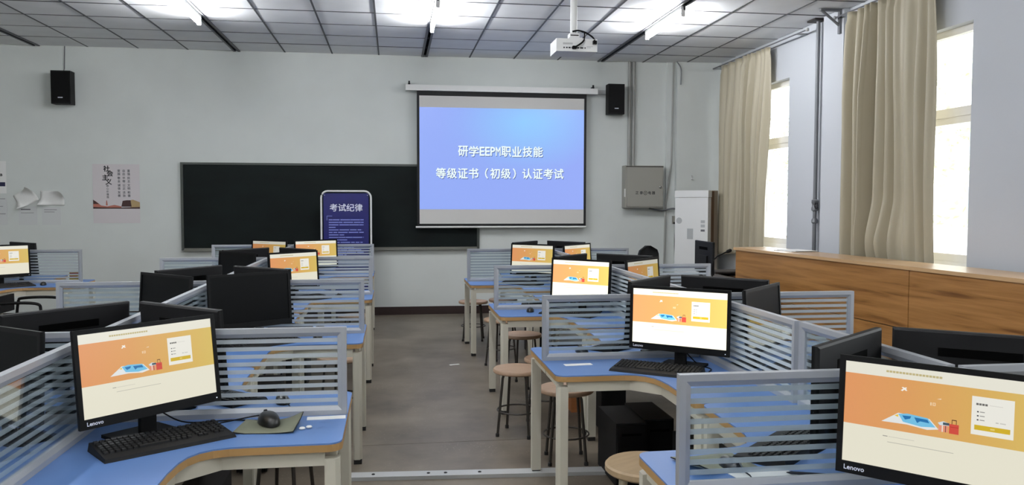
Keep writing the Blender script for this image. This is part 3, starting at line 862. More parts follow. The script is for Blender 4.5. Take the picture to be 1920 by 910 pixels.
# projection screen with its slide
t = thing('projection_screen', 'white pull-down projection screen showing a blue exam title slide', 'projection screen', (1.57, DW-.12, 0))
mk('housing', box('housing', (-1.36, -.05, 3.185), (1.36, .05, 3.265), M_white, .012), t)
for s in (-1, 1):
    mk('hanging_bracket', boxes('hanging_bracket', [((s*1.33-.015, .02, 3.26), (s*1.33+.015, .12, 3.30)), ((s*1.33-.012, .02, 3.30), (s*1.33+.012, .035, 3.325))], M_ink, .003), t)
    mk('end_cap', box('end_cap', (s*1.37-.012, -.052, 3.183), (s*1.37+.012, .052, 3.267), M_white, .006), t)
SX = 1.225
mk('border', boxes('border', [((-SX, -.004, 3.12), (SX, .0, 3.185)), ((-SX, -.004, 1.30), (-SX+.034, 0, 3.12)), ((SX-.034, -.004, 1.30), (SX, 0, 3.12)), ((-SX, -.004, 1.275), (SX, 0, 1.31))], M_scrb), t)
mk('fabric', box('fabric', (-SX+.034, -.002, 1.31), (SX-.034, .0, 3.12), M_scrw), t)
mk('weight_bar', tube('weight_bar', [(-SX-.02, -.002, 1.262), (SX+.0, -.002, 1.262)], .014, M_white, 10), t)
it = []
xa, xb, za, zb = -SX+.036, SX-.036, 1.515, 2.958
NG = 8
def slide_col(u, v):
    c0 = Vector((148, 172, 246)); c1 = Vector((146, 206, 255)); c2 = Vector((152, 172, 248))
    w = max(0, 1-math.hypot((u-.66)*1.3, (v-.86)*1.2)/.62)
    c = c0.lerp(c2, u*.7)
    c = c.lerp(c1, w)
    return tuple(c)
for i in range(NG):
    for j in range(NG):
        u0_, u1_, v0_, v1_ = i/NG, (i+1)/NG, j/NG, (j+1)/NG
        it.append((u0_, v0_, u1_, v1_))
bm = bmesh.new(); cl = bm.loops.layers.float_color.new('Col')
gv = {(i, j): bm.verts.new((xa+(xb-xa)*i/NG, -.0045, za+(zb-za)*j/NG)) for i in range(NG+1) for j in range(NG+1)}
for i in range(NG):
    for j in range(NG):
        f = bm.faces.new((gv[i, j], gv[i+1, j], gv[i+1, j+1], gv[i, j+1]))
        for lp, (a, b) in zip(f.loops, ((i, j), (i+1, j), (i+1, j+1), (i, j+1))): lp[cl] = srgb(slide_col(a/NG, b/NG)) + (1,)
me = bpy.data.meshes.new('slide'); bm.normal_update(); bm.to_mesh(me); bm.free(); me.materials.append(M_slide)
sl = mk('slide', me, t)
M_sshadow = emis('slide_letter_shadow', (92, 112, 176), .8)
CELL = .155
def slide_line(txt, cx, cz):
    n = sum(.5 if ord(ch) < 128 else 1 for ch in txt); x = cx-n*CELL/2
    for ch in txt:
        w = CELL*(.5 if ord(ch) < 128 else 1)
        me = text_mesh('slide_character', ch, .2, M_projt, .0045, 'CENTER', .0004)
        xs_ = [v.co.x for v in me.vertices]; zs_ = [v.co.y for v in me.vertices]; mid = (max(xs_)+min(xs_))/2; zm = (max(zs_)+min(zs_))/2
        kx = w*.92/max(.001, max(xs_)-min(xs_)) if ch not in '（）' else .75
        kz = min(.84, CELL*.98/(max(zs_)-min(zs_))) if ord(ch) > 127 else CELL*.84/(max(zs_)-min(zs_))
        off_ = 0 if ch not in '（）' else (CELL*.2 if ch == '（' else -CELL*.2)
        for v in me.vertices: v.co = Vector(((v.co.x-mid)*kx+off_, -.0062, (v.co.y-zm)*kz))
        mk('slide_character', me, sl, (x+w/2, 0, cz))
        m2 = me.copy(); m2.materials.clear(); m2.materials.append(M_sshadow)
        for v in m2.vertices: v.co = Vector((v.co.x+.007, -.0052, v.co.z-.009))
        mk('character_shadow', m2, sl, (x+w/2, 0, cz))
        x += w
slide_line('研学EEPM职业技能', -.03, 2.345)
slide_line('等级证书（初级）认证考试', -.035, 2.03)

# loudspeakers
def speaker(x, label, wire):
    t = thing('loudspeaker', label, 'loudspeaker', (x, DW, 0), group='black wall loudspeakers')
    z0, z1 = 2.90, 3.335
    mk('cabinet', box('cabinet', (-.12, -.21, z0), (.12, -.05, z1), M_blk2, .02), t)
    mk('grille', box('grille', (-.112, -.222, z0+.02), (.112, -.208, z1-.02), M_blk, .012), t)
    mk('badge', boxes('badge', [((-.03+.012*k, -.2245, z0+.075), (-.021+.012*k, -.222, z0+.087)) for k in range(5)], M_wtext), t)
    mk('wall_bracket', boxes('wall_bracket', [((-.05, -.05, 3.05), (.05, -.0, 3.2))], M_blk2, .005), t)
    if wire: mk('wire', tube('wire', [(-.02, -.06, z1-.01), (-.02, -.01, z1+.05), (-.01, -.008, HC)], .006, M_ink2, 6), t)
speaker(-4.31, 'black loudspeaker with a wire, high above the pinned notices', True)
speaker(3.22, 'black loudspeaker beside the projection screen', False)
o = mk('cable_sleeve', box('sleeve', (2.95, DW-.04, 3.205), (3.10, DW, 3.265), M_steel, .006)); tag(o, 'short grey sleeve joining screen housing and loudspeaker', 'cable cover')

# posters and notices (all flat prints)
def wall_sheet(name, label, x0, z0, x1, z1, m, y=DW-.003, cat='poster'):
    o = mk(name, box('sheet', (x0, y-.0015, z0), (x1, y, z1), m)); return tag(o, label, cat)
P = wall_sheet('wall_poster', 'pale wall poster with brush lettering and a red landscape strip', -4.01, 1.322, -3.41, 2.122, M_pale)
yp = DW-.0052
def on_poster(name, me): return mk(name, me, P)
def PX_(u): return -4.01+.6*u
def PZ_(v): return 2.122-.8*v
def glyphs(s, u, v, size, m, bold=.001, parent=P, y=yp):
    me = stand_up(text_mesh('lettering', s, size, m, bold, 'CENTER', .0003))
    o = mk('lettering', me, parent, (PX_(u), y, PZ_(v)))
for s, u, v in (('社', .30, .085), ('会', .37, .165), ('主', .27, .235), ('义', .34, .305)): glyphs(s, u, v, .085, M_ink, .0025)
for i, s in enumerate('核心价值观'): glyphs(s, .315, .37+i*.048, .032, M_ink2)
for j, col in enumerate(('爱国敬业诚信友善', '自由平等公正法治', '富强民主文明和谐')):
    for i, s in enumerate(col): glyphs(s, .56+j*.105, .115+i*.055+(i//2)*.012, .038, M_ink2)
def ppoly(pts, m, d=0): mk('landscape_print', poly('landscape_print', [(PX_(u), yp+.0004-d, PZ_(v)) for u, v in pts], m, (0, -.0002, 0)), P)
ppoly([(0, .61), (.06, .63), (.17, .70), (.30, .715), (.45, .69), (.60, .715), (.60, .74), (0, .74)], M_redp)
ppoly([(0, .60), (.05, .63), (.13, .675), (0, .675)], M_brnp, .0003)
ppoly([(0, .725), (.3, .735), (.62, .735), (1, .725), (1, .755), (0, .755)], M_brnp, .0005)
ppoly([(.60, .72), (.63, .62), (.72, .61), (.80, .61), (.82, .72)], M_brnp, .0004)
ppoly([(.75, .62), (.85, .60), (1, .645), (1, .73), (.80, .73)], M_tanp, .0002)
ppoly([(.28, .62), (.295, .61), (.31, .70), (.27, .70)], M_redp, .0001)
def curl_sheet(name, label, pts, cx, cz, w, h, rot, lift):
    bm_ = bmesh.new(); N = 8; v = {}
    for i in range(N+1):
        for j in range(N+1):
            a, b = i/N-.5, j/N-.5
            x, z = a*w, b*h
            y = -.004 - lift*(max(0, a+b-.3)**2*2 + max(0, -a-b-.45)**2*2)
            c, s = math.cos(R(rot)), math.sin(R(rot))
            v[i, j] = bm_.verts.new((x*c-z*s, y, x*s+z*c))
    for i in range(N):
        for j in range(N): bm_.faces.new((v[i, j], v[i+1, j], v[i+1, j+1], v[i, j+1]))
    o = mk(name, fin(bm_, 'sheet', M_paper, smooth=True), None, (cx, DW-.002, cz))
    so_ = o.modifiers.new('thick', 'SOLIDIFY'); so_.thickness = .0012; so_.offset = 0
    return tag(o, label, 'notice', 'papers pinned to the wall')
curl_sheet('pinned_notice', 'tilted white notice with curling corners', None, -4.85, 1.665, .26, .20, 28, .22)
curl_sheet('pinned_notice', 'level white notice with a curling corner next to the tilted one', None, -4.52, 1.66, .30, .19, -2, .20)
M_pap2 = mat('aged_paper', (204, 206, 206), .9)
o = wall_sheet('pinned_notice', 'faded flat notice under the tilted curled one', -4.95, 1.30, -4.72, 1.55, M_pap2, cat='notice'); o['group'] = 'papers pinned to the wall'
mk('print', boxes('print', [((-4.92, yp-.0004, 1.50), (-4.80, yp, 1.515)), ((-4.92, yp-.0004, 1.46), (-4.76, yp, 1.465))], M_ink2), o)
o = wall_sheet('pinned_notice', 'faded flat notice under the level curled one', -4.66, 1.30, -4.42, 1.54, M_pap2, cat='notice'); o['group'] = 'papers pinned to the wall'
mk('print', boxes('print', [((-4.63, yp-.0004, 1.50), (-4.47, yp, 1.506)), ((-4.63, yp-.0004, 1.47), (-4.5, yp, 1.476))], M_ink2), o)
o = wall_sheet('pinned_notice', 'white notice with a navy bar beside the tilted curled notice', -5.6, 1.72, -5.09, 2.15, M_paper, cat='notice'); o['group'] = 'papers pinned to the wall'
mk('bar_print', box('bar_print', (-5.58, yp-.0006, 1.815), (-5.105, yp, 1.87), mat('navy_print', (30, 34, 70), .7)), o)
mk('lettering', stand_up(text_mesh('lettering', 'EB', .045, M_ink, .002)), o, (-5.16, yp, 1.965))
o = wall_sheet('pinned_notice', 'pale notice with grey lines below the navy-barred one', -5.6, 1.30, -5.09, 1.66, M_pap2, cat='notice'); o['group'] = 'papers pinned to the wall'
mk('print', boxes('print', [((-5.5, yp-.0004, 1.645-.1*k), (-5.11-.03*(k % 2), yp, 1.652-.1*k)) for k in range(3)], M_ink2), o)

# banner stand
t = thing('banner_stand', 'blue exam rules banner in a pale round-cornered frame before the chalkboard', 'banner', (-.63, 11.35, 0))
w2, hb = .335, 1.765
path = [(-w2, 0, .0), (-w2, 0, hb-.09)] + [(-w2+.09-.09*math.cos(a), 0, hb-.09+.09*math.sin(a)) for a in [R(x) for x in (18, 36, 54, 72, 90)]] + [(w2-.09+.09*math.sin(a), 0, hb-.09+.09*math.cos(a)) for a in [R(x) for x in (0, 18, 36, 54, 72, 90)]] + [(w2, 0, 0)]
mk('frame', tube('frame', path, .013, M_white, 8), t)
for s in (-1, 1): mk('foot', tube('foot', [(s*w2, -.22, .012), (s*w2, .2, .012)], .012, M_white, 8), t)
b = mk('banner_print', box('banner_print', (-w2+.03, -.002, .25), (w2-.03, .002, hb-.03), M_navy), t)
mk('title_lettering', stand_up(text_mesh('title_lettering', '考试纪律', .112, M_wtext, .0015)), b, (0, -.0045, hb-.235))
random.seed(3)
ln = []
for k in range(15):
    z = hb-.40-k*.0345; x = -.235
    end = (.235, .235, .235, -.14, .215, .235, -.03, .235, .01, .22, .235, .1, .2, .235, 0)[k]
    while x < end:
        w = random.choice((.05, .09, .13)); ln.append(((x, -.0026, z), (min(x+w, end), -.002, z+.013))); x += w+random.choice((.004, .012))
mk('body_print', boxes('body_print', ln, M_lblue), b)
mk('corner_print', boxes('corner_print', [((-.262, -.0026, hb-.345), (-.19, -.002, hb-.338)), ((-.262, -.0026, hb-.40), (-.256, -.002, hb-.338))], M_lblue), b)
for sx, sz in ((-1, hb-.06), (1, hb-.06)): mk('clip', lathe('clip', [(.010, 0), (.010, .006), (.004, .008)], M_chrome, 10), t, (sx*(w2-.045), -.004, sz))

# electrical box and pipes
t = thing('electrical_box', 'grey wall-hung electrical cabinet with a chrome lock', 'electrical box', (0, DW, 0))
mk('case', box('case', (3.37, -.17, 1.54), (3.95, 0, 2.16), M_box, .006), t)
d = mk('door', box('door', (3.395, -.188, 1.56), (3.94, -.17, 2.14), M_box, .006), t)
mk('lock', lathe('lock', [(.016, 0), (.016, .012), (.006, .018)], M_chrome, 14), d, (3.895, -.195, 1.845)).rotation_euler = (R(90), 0, 0)
mk('top_lip', box('top_lip', (3.385, -.192, 2.138), (3.945, -.165, 2.15), M_dark, .002), d)
mk('hinge', box('hinge', (3.362, -.18, 1.70), (3.374, -.15, 1.82), M_white, .003), t)
def ring_pts(cx, cz, r, n=20): return [(cx+r*math.cos(2*math.pi*k/n), -.1895, cz+r*math.sin(2*math.pi*k/n)) for k in range(n+1)]
mk('emblem', tube('emblem', ring_pts(3.672, 1.758, .026), .003, M_ink, 6), d)
for k, s in ((-.125, '正'), (-.06, '泰'), (.0, '▶'), (.065, '电'), (.125, '器')):
    me = stand_up(text_mesh('lettering', s if s != '▶' else '•', .05, M_ink, .001, 'CENTER', .0003)); mk('lettering', me, d, (3.672+k, -.1885, 1.757))
for x, n in ((3.465, 'wall_conduit'), (3.53, 'wall_conduit')):
    o = mk(n, tube('conduit', [(x, DW-.03, 2.16), (x, DW-.03, HC)], .024, M_cond, 10))
    tag(o, 'grey vertical conduit from the electrical box to the ceiling, ' + ('speaker side' if x < 3.5 else 'window side'), 'pipe')
o = mk('wall_conduit', tube('conduit', [(4.115, DW-.09, HC), (4.10, DW-.09, 2.2), (4.02, DW-.085, 1.6), (3.99, DW-.085, .0)], .014, M_cond, 8)); tag(o, 'thin grey pipe running down beside the electrical box', 'pipe')
o = mk('loose_wire', tube('wire', smooth_path([(4.14, DW-.16, HC), (4.20, DW-.17, 3.58), (4.20, DW-.17, 3.35)]), .009, M_tin, 6)); tag(o, 'short loose wire hanging from the ceiling above the white cabinet', 'cable')
o = mk('loose_wire', tube('wire', smooth_path([(3.76, DW-.1, 1.53), (3.95, DW-.1, 1.50), (4.12, DW-.12, 1.53), (4.22, DW-.15, 1.50)]), .014, M_tin, 6)); tag(o, 'grey cable sagging out under the electrical box', 'cable')
t = thing('wall_socket', 'small grey socket with a black lead beside the white cabinet', 'socket', (4.10, DW-.14, 0))
mk('plate', box('plate', (.0, -.03, 1.30), (.075, 0, 1.42), M_box, .005), t); mk('plug', box('plug', (.01, -.07, 1.30), (.06, -.03, 1.33), M_blk, .004), t)
mk('lead', tube('lead', smooth_path([(.035, -.05, 1.30), (.03, -.05, 1.0), (.04, -.05, .75), (.05, -.05, .05)]), .008, M_blk, 6), t)
o = mk('pipe_stub', tube('stub', [(4.40, DW-.20, 1.97), (4.40, DW-.14, 1.97), (4.40, DW-.145, 2.02)], .012, M_white, 8)); tag(o, 'small white pipe stub on the wall above the white cabinet', 'pipe')

# floor-standing air conditioner
t = thing('air_conditioner', 'tall white floor-standing air conditioner with a brown side', 'air conditioner', (4.30, 11.12, 0), R(-45))
mk('body', box('body', (-.25, -.04, .0), (.25, .19, 1.79), M_beige, .008), t)
mk('front_panel', box('front_panel', (-.25, -.155, .0), (.25, -.04, 1.69), M_white, .012), t)
mk('top_cap', box('top_cap', (-.255, -.16, 1.695), (.255, -.04, 1.79), M_white, .012), t)
mk('side_strip', box('side_strip', (.249, -.05, .01), (.253, .05, 1.78), M_brown, .001), t)
mk('display_window', box('display_window', (-.06, -.158, 1.10), (.03, -.154, 1.25), M_steel, .002), t)
mk('badge', lathe('badge', [(.045, 0), (.045, .002)], M_steel, 16), t, (-.185, -.156, 1.36)).rotation_euler = (R(90), 0, 0)
for k, (z0, z1) in enumerate(((1.21, 1.24), (1.27, 1.31), (1.33, 1.37))): mk('sticker', box('sticker', (.145, -.1575, z0), (.205, -.154, z1), M_steel if k else M_ink2), t)

# ------------------------------------------------------------------ projector
t = thing('projector', 'white projector hanging from a ceiling pole with a looping black cable', 'projector', (1.665, 7.42, 0))
mk('body', box('body', (-.19, -.14, 2.985), (.19, .15, 3.10), M_white, .018, 3), t)
mk('pole', tube('pole', [(-.0, .0, 3.14), (.0, .0, HC)], .032, M_white, 14), t)
mk('mount_plate', boxes('mount_plate', [((-.06, -.07, 3.10), (.07, .07, 3.125)), ((-.045, -.05, 3.125), (.045, .05, 3.17))], M_white, .005), t)
mk('mount_slot', box('mount_slot', (-.04, -.053, 3.145), (.035, -.049, 3.153), M_blkd), t)
mk('ceiling_plate', lathe('ceiling_plate', [(.07, HC-.012), (.07, HC)], M_white, 16), t)
for k, (x, w) in enumerate(((-.125, .010), (-.10, .012), (-.078, .018), (-.05, .022), (.0, .02), (.028, .03), (.07, .01))):
    mk('port', box('port', (x, -.143, 3.012), (x+w, -.139, 3.024), M_ink, .001), t)
mk('vent', boxes('vent', [((-.13, -.142, 3.048+.006*k), (-.04, -.139, 3.050+.006*k)) for k in range(3)], M_ink2), t)
mk('label_print', boxes('label_print', [((.09, -.142, 3.03), (.15, -.139, 3.032)), ((.09, -.142, 3.02), (.13, -.139, 3.022))], M_ink2), t)
mk('lens', lathe('lens', [(.035, 0), (.035, .03), (.03, .035), (.001, .02)], M_blk, 20), t, (.06, .148, 3.04)).rotation_euler = (R(-90), 0, 0)
mk('cable', tube('cable', smooth_path([(-.02, -.04, 3.185), (.03, -.06, 3.19), (.10, -.07, 3.17), (.155, -.10, 3.125), (.165, -.15, 3.08)]), .008, M_blk, 8), t)
mk('cable', tube('cable', smooth_path([(.09, -.05, 3.18), (.085, -.09, 3.13), (.05, -.16, 3.07), (-.02, -.165, 3.02), (-.03, -.142, 3.018)]), .008, M_blk, 8), t)
mk('plug', box('plug', (.145, -.175, 3.052), (.178, -.138, 3.082), M_blk, .004), t)
mk('plug', box('plug', (-.045, -.175, 3.005), (-.01, -.138, 3.03), M_blk, .004), t)

# ------------------------------------------------------------------ curtains, rods, pipe
def curtain(label, y0, y1, ztop, zbot, folds, x=XR-.13, seed=1, bunch=None, tuck=None, env=None):
    rnd = random.Random(seed)
    NY, NZ = folds*14, 40
    ph = [rnd.uniform(.45, 1.8) for _ in range(folds+2)]
    acc = [0]
    for p in ph[:folds]: acc.append(acc[-1]+p)
    tot = acc[-1]
    amp = [rnd.uniform(.35, 1.35) for _ in range(folds+1)]
    bm_ = bmesh.new(); V = {}
    for i in range(NY+1):
        u = i/NY
        s = u*tot; f = max(k for k in range(folds) if acc[k] <= s+1e-9)
        fr = (s-acc[f])/ph[f]
        a = amp[f]*(1-fr)+amp[f+1]*fr
        wv = math.cos(2*math.pi*fr); wv = math.copysign(abs(wv)**.75, wv)
        a *= env(u) if env else 1
        for j in range(NZ+1):
            v = j/NZ              # 0 top
            z = ztop + (zbot(u)-ztop)*v
            g = .55 + .45*min(1, v*3)
            y = y0+(y1-y0)*u + (bunch(u, v) if bunch else 0)
            dx = .08*a*wv*g + .018*math.sin(3*math.pi*u+5*v)*v + .012*math.sin(11*u+2.3*v*3)
            if v < .05: dx = .035*a*(abs(wv)**.4*(1 if wv > 0 else -1))     # pinched heading tape
            if tuck: dx += tuck(u, v)
            V[i, j] = bm_.verts.new((x+dx, y, z))
    for i in range(NY):
        for j in range(NZ): bm_.faces.new((V[i, j], V[i+1, j], V[i+1, j+1], V[i, j+1]))
    o = mk('window_curtain', fin(bm_, 'curtain', M_curt, smooth=True))
    so_ = o.modifiers.new('thick', 'SOLIDIFY'); so_.thickness = .003
    return tag(o, label, 'curtain', 'beige satin curtains')
curtain('beige satin curtain in the front corner beside the air conditioner', 9.76, 11.29, 3.585, lambda u: .98-.12*u, 9, seed=4,
        bunch=lambda u, v: .14*v*(1-u))
def tuck(u, v):
    d = math.hypot((u-.50)*3.2, (v-.90)*6)
    return -.10*max(0, 1-d)**1.2
curtain('wide beige satin curtain with a crumpled bulge behind the podium', 6.60, 7.97, 3.585, lambda u: .97, 10, seed=11, env=lambda u: .45 if u < .55 else (.45+1.25*min(1, (u-.55)/.12)), bunch=lambda u, v: -.10*v*(1-u), tuck=tuck)
def rod(y0, y1, label):
    t = thing('curtain_rod', label, 'curtain rod', (XR-.13, 0, 3.60))
    mk('rail', tube('rail', [(0, y0, 0), (0, y1, 0)], .009, M_ink2, 8), t)
    for y in (y0, y1): mk('finial', lathe('finial', [(.01, -.02), (.02, -.01), (.02, .01), (.01, .02)], M_steel, 10), t, (0, y, 0))
    for y in (y0+.25, y1-.25): mk('bracket_arm', box('bracket_arm', (0, y-.01, -.01), (.13, y+.01, .01), M_steel, .003), t)
rod(8.80, 11.62, 'thin curtain rod above the corner window')
rod(6.3, 8.22, 'thin curtain rod above the podium window')
t = thing('angle_bracket', 'dark steel triangular bracket under the ceiling by the wide curtain', 'bracket', (XR-.07, 8.20, HC))
bm = bmesh.new()
add_box(bm, (-.24, -.02, -.025), (0, .02, 0)); add_box(bm, (-.025, -.02, -.26), (0, .02, -.025))
mk('arm', fin(bm, 'arm', M_tin, bevel=.003), t)
mk('strut', tube('strut', [(-.22, 0, -.02), (-.02, 0, -.17)], .014, M_tin, 6), t)
t = thing('heating_pipe', 'grey vertical pipe with a valve between the two curtains', 'pipe', (XR-.05, 8.70, 0))
mk('pipe', tube('pipe', [(0, 0, 0), (0, 0, HC)], .022, M_tin, 12), t)
mk('ceiling_flange', box('ceiling_flange', (-.09, -.09, HC-.02), (.05, .09, HC), M_dark, .003), t)
vv = mk('valve', lathe('valve', [(.024, 1.52), (.038, 1.53), (.038, 1.56), (.03, 1.575), (.03, 1.60), (.038, 1.615), (.038, 1.645), (.024, 1.655)], M_tin, 14), t)
mk('hand_wheel', tube('hand_wheel', [(-.03+.0, -.085+.03*math.cos(2*math.pi*k/16), 1.585+.036*math.sin(2*math.pi*k/16)) for k in range(17)], .007, M_ink, 6), vv)
mk('valve_stem', tube('valve_stem', [(0, 0, 1.585), (-.03, -.085, 1.585)], .009, M_tin, 6), vv)
mk('union', lathe('union', [(.023, 1.38), (.036, 1.39), (.036, 1.42), (.023, 1.44)], M_tin, 14), t)

# ------------------------------------------------------------------ podium counter along the windows
ANG = math.atan2(4.00-4.24, 8.9-5.0)
t = thing('podium_counter', 'long oak-veneer counter below the windows', 'counter', (3.93, 8.90, 0), 0)
t.rotation_euler = (0, 0, R(4.4))
# local: -y runs towards the camera along the front face, +x towards the windows
H = 1.10
mk('top_board', box('top_board', (-.02, -5.6, H-.03), (.42, .02, H), M_woodtop, .004), t)
seams = [0, -2.88, -5.58]
for a, b in zip(seams, seams[1:]):
    mk('front_panel', box('front_panel', (0, b+.004, .585), (.02, a-.004, H-.032), M_wood, .002), t)
    mk('front_panel', box('front_panel', (0, b+.004, .05), (.02, a-.004, .577), M_wood, .002), t)
mk('backing', box('backing', (.02, -5.58, .04), (.03, -.005, H-.032), M_dark), t)
mk('end_panel', box('end_panel', (.02, -.02, .0), (.40, 0, H-.032), M_wood, .002), t)
mk('plinth', box('plinth', (.03, -5.56, 0), (.38, -.025, .05), M_dark), t)
o = mk('paper_stack', boxes('stack', [((-.15, -.16, 0), (.13, .14, .006)), ((-.13, -.20, .006), (.15, .12, .012))], M_paper), None, (4.24, 8.12, H), R(10)); tag(o, 'flat stack of white papers on the oak counter', 'papers')

# teacher corner
t = thing('teacher_desk', 'small dark desk beyond the podium counter end', 'desk', (3.30, 8.35, 0))
mk('worktop', box('worktop', (-.32, -.55, .76), (.42, .55, .79), M_dark, .004), t)
mk('side_panel', box('side_panel', (-.30, -.52, 0), (.40, -.49, .76), M_dark, .002), t); mk('side_panel', box('side_panel', (-.30, .49, 0), (.40, .52, .76), M_dark, .002), t)
mk('modesty_panel', box('modesty_panel', (-.28, -.49, .2), (-.26, .49, .76), M_dark, .002), t)
m = thing('computer_monitor', 'black monitor turned away on the dark teacher desk by the white cabinet', 'monitor', (3.24, 8.13, .79), R(90-180+174), 'exam monitors on the desk islands')
m.rotation_euler = (0, 0, R(88))
del m['group']
for n, k in (('back_shell', 'back'), ('bezel', 'bezel'), ('vent_slot', 'vent'), ('stand_neck', 'neck'), ('stand_base', 'base')): mk(n, MON[k], m)
mk('screen', OFFS, m, (0, -.0095, MB+.034))
t = thing('gooseneck_microphone', 'black gooseneck microphone beside the teacher monitor', 'microphone', (3.20, 7.80, .79))
mk('base', box('base', (-.06, -.05, 0), (.06, .05, .035), M_blk, .008), t)
mk('neck', tube('neck', smooth_path([(0, 0, .035), (-.0, 0, .18), (.03, 0, .265), (.11, 0, .31), (.15, 0, .325)]), .007, M_blk, 8), t)
mk('head', tube('head', [(.145, 0, .322), (.16, 0, .33), (.19, 0, .342), (.20, 0, .346)], [.010, .018, .018, .008], M_blk, 10), t)
t = thing('open_shelf', 'low dark open shelf holding books below the corner curtain', 'shelf', (3.98, 9.55, 0))
for n, a, b in (('top', (0, 0, .74), (.60, .35, .76)), ('bottom', (0, 0, .04), (.60, .35, .06)), ('middle', (0, 0, .42), (.60, .35, .44)), ('side_panel', (-.02, 0, 0), (0, .35, .76)), ('side_panel', (.60, 0, 0), (.62, .35, .76)), ('back_panel', (0, .34, .06), (.60, .35, .74))):
    mk(n, box(n, a, b, M_dark, .002), t)
bx = .03
for k, (w, h, mm, nm) in enumerate(((.05, .24, M_paper, 'white'), (.035, .25, M_ink2, 'grey'), (.03, .22, M_paper, 'pale thin'), (.05, .26, M_brown, 'brown'), (.04, .23, M_ink2, 'short grey'), (.045, .25, M_redp, 'reddish'))):
    b = mk('book', None, None, (3.98+bx, 9.60, .44)); tag(b, nm + ' book standing on the low dark shelf', 'book', 'books on the low dark shelf')
    mk('cover', boxes('cover', [((0, 0, 0), (w, .004, h)), ((0, .004, 0), (.003, .18, h)), ((w-.003, .004, 0), (w, .18, h))], mm), b); mk('pages', box('pages', (.003, .004, .003), (w-.003, .176, h-.003), M_paper), b)
    bx += w+.03
# chair behind the far podium-side island
def office_chair(x, y, rz, label, arms=True, loz=0.0):
    t = thing('office_chair', label, 'chair', (x, y, 0), R(rz))
    bm_ = bmesh.new(); rg = []
    for i in range(9):
        v = i/8; z = .62+.44*v; hw = .215*math.sqrt(max(.03, 1-(2*v-1)**4))
        rg.append([bm_.verts.new((hw*math.sin(R(a)), .05*math.cos(R(a))*0+.03*(abs(math.sin(R(a)))**2)*-1 + (.018 if 90 < a < 270 else -.018), z)) for a in (-90, -60, -30, 0, 30, 60, 90, 120, 150, 180, 210, 240)])
    for a, b in zip(rg, rg[1:]):
        for k in range(12): bm_.faces.new((a[k], a[(k+1) % 12], b[(k+1) % 12], b[k]))
    bm_.faces.new(rg[0][::-1]); bm_.faces.new(rg[-1])
    mk('backrest', fin(bm_, 'backrest', M_blk2, smooth=True), t)
    mk('back_support', tube('back_support', smooth_path([(0, .05, .80), (0, .10, .60), (0, .08, .44), (0, -.1, .42)]), .018, M_blk, 8), t)
    mk('seat', box('seat', (-.22, -.42, .43), (.22, .02, .49), M_blk2, .03, 3), t)
    mk('gas_lift', tube('gas_lift', [(0, -.2, .10), (0, -.2, .43)], .025, M_blk, 10), t)
    for k in range(5):
        a = 2*math.pi*k/5
        l = mk('leg', tube('leg', [(0, -.2, .11), (.28*math.cos(a), -.2+.28*math.sin(a), .07)], .018, M_blk, 8), t)
        mk('caster', lathe('caster', [(.01, 0), (.026, .012), (.026, .04), (.01, .055)], M_blk, 10), l, (.28*math.cos(a), -.2+.28*math.sin(a), 0))
    if arms:
        for s in (-1, 1): mk('armrest', tube('armrest', smooth_path([(s*.26, -.12, .44), (s*.27, -.10, .60), (s*.27, -.16, .68), (s*.27, -.34, .69), (s*.27, -.40, .62), (s*.26, -.36, .46)]), .017, M_blk, 8), t)
office_chair(3.24, 10.1, 35, 'black oval-backed chair by the front wall near the electrical box', False)
def tube_chair(x, y, rz, label):
    t = thing('tube_chair', label, 'chair', (x, y, 0), R(rz))
    mk('seat', box('seat', (-.21, -.20, .43), (.21, .22, .47), M_blk2, .015), t)
    for s in (-1, 1):
        mk('side_frame', tube('side_frame', smooth_path([(s*.24, -.22, .012), (s*.24, -.21, .40), (s*.24, -.20, .60), (s*.24, -.15, .67), (s*.24, .15, .67), (s*.24, .20, .62), (s*.24, .22, .40), (s*.24, .24, .012)]), .014, M_blk, 8), t)
    mk('cross_bar', tube('cross_bar', [(-.24, .0, .42), (.24, .0, .42)], .012, M_blk, 8), t)
    mk('backrest', box('backrest', (-.21, .22, .56), (.21, .245, .72), M_blk2, .01), t)
tube_chair(-3.42, 8.25, 90, 'black tube-armed chair tucked at the lone island')
t = thing('computer_tower', 'black computer tower under the lone island below the notices', 'computer', (-4.05, 8.45, 0), 0, 'black computers under the desks')
mk('case', PCB, t); f = mk('front_panel', PCF, t); mk('drive_slot', PCS, f)

# printed wrapper leaning at the lone island divider
o = mk('snack_packet', None, None, (-3.36, 9.20, .75)); tag(o, 'small yellow and maroon packet behind the lone island divider', 'packet')
mk('pouch', box('pouch', (-.05, 0, 0), (.05, .03, .12), M_yel, .008), o)
mk('band_print', boxes('band_print', [((-.045, -.001, .09), (.045, 0, .105)), ((-.045, -.001, .06), (.03, 0, .072))], M_red), o)

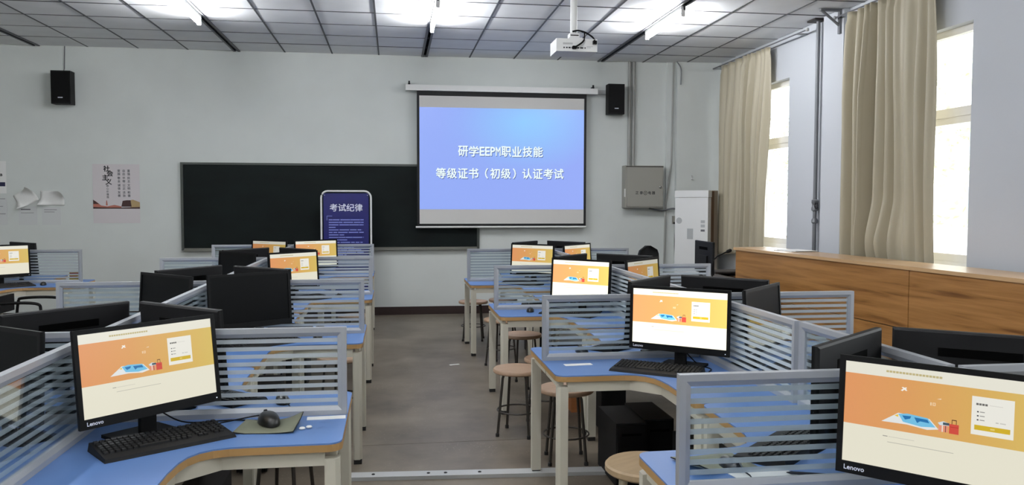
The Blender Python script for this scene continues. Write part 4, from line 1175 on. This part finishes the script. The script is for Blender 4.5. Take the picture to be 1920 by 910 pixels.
# ------------------------------------------------------------------ what shows through the windows
struct('ground_outside', box('ground', (XR+.5, -8, -.6), (60, 40, -.5), M_ground))
def outdoor_tree(x, y, h, sd, label):
    rnd = random.Random(sd)
    t = thing('outdoor_tree', label, 'tree', (x, y, -.5))
    mk('trunk', tube('trunk', [(0, 0, 0), (.1, .05, h*.4), (.05, -.05, h*.8)], [.14, .10, .04], M_bark, 8), t)
    bm_ = bmesh.new()
    for k in range(800):
        a, r_, z = rnd.uniform(0, 6.28), math.sqrt(rnd.random())*1.5, rnd.uniform(h*.3, h)
        r_ *= 1-.6*abs(z/h-.6)
        p = Vector((r_*math.cos(a), r_*math.sin(a), z)); e = .09
        d1 = Vector((rnd.uniform(-1, 1), rnd.uniform(-1, 1), rnd.uniform(-1, 1))).normalized()*e; d2 = Vector((rnd.uniform(-1, 1), rnd.uniform(-1, 1), rnd.uniform(-1, 1))).normalized()*e*.6
        bm_.faces.new([bm_.verts.new(q) for q in (p-d1, p+d2, p+d1, p-d2)])
    f = mk('foliage', fin(bm_, 'foliage', M_leaf), t); f['kind'] = 'stuff'
outdoor_tree(12.5, 15.8, 5.2, 1, 'slender green tree outside the podium window')
outdoor_tree(12.6, 24.5, 5.0, 2, 'bushy green tree outside the corner window')
t = thing('outdoor_building', 'pale apartment building outside the windows', 'building', (26, 34, -.5))
mk('wall', box('wall', (0, -12, 0), (8, 10, 16), M_bld), t)
PW = box('window_opening', (-.05, -.7, 0), (.02, .7, 1.5), M_bwin)
for i in range(6):
    for j in range(5): mk('window_opening', PW, t, (0, -10+i*3.4, 1.4+j*3))
t = thing('outdoor_fence', 'white picket fence outside the windows', 'fence', (8.6, 9, -.5))
PK = box('picket', (-.02, -.03, 0), (.02, .03, 1.75), M_upvc)
for k in range(44): mk('picket', PK, t, (0, k*.24, 0))
mk('rail', box('rail', (.02, 0, .4), (.05, 10.4, .47), M_upvc), t); mk('rail', box('rail', (.02, 0, 1.4), (.05, 10.4, 1.47), M_upvc), t)
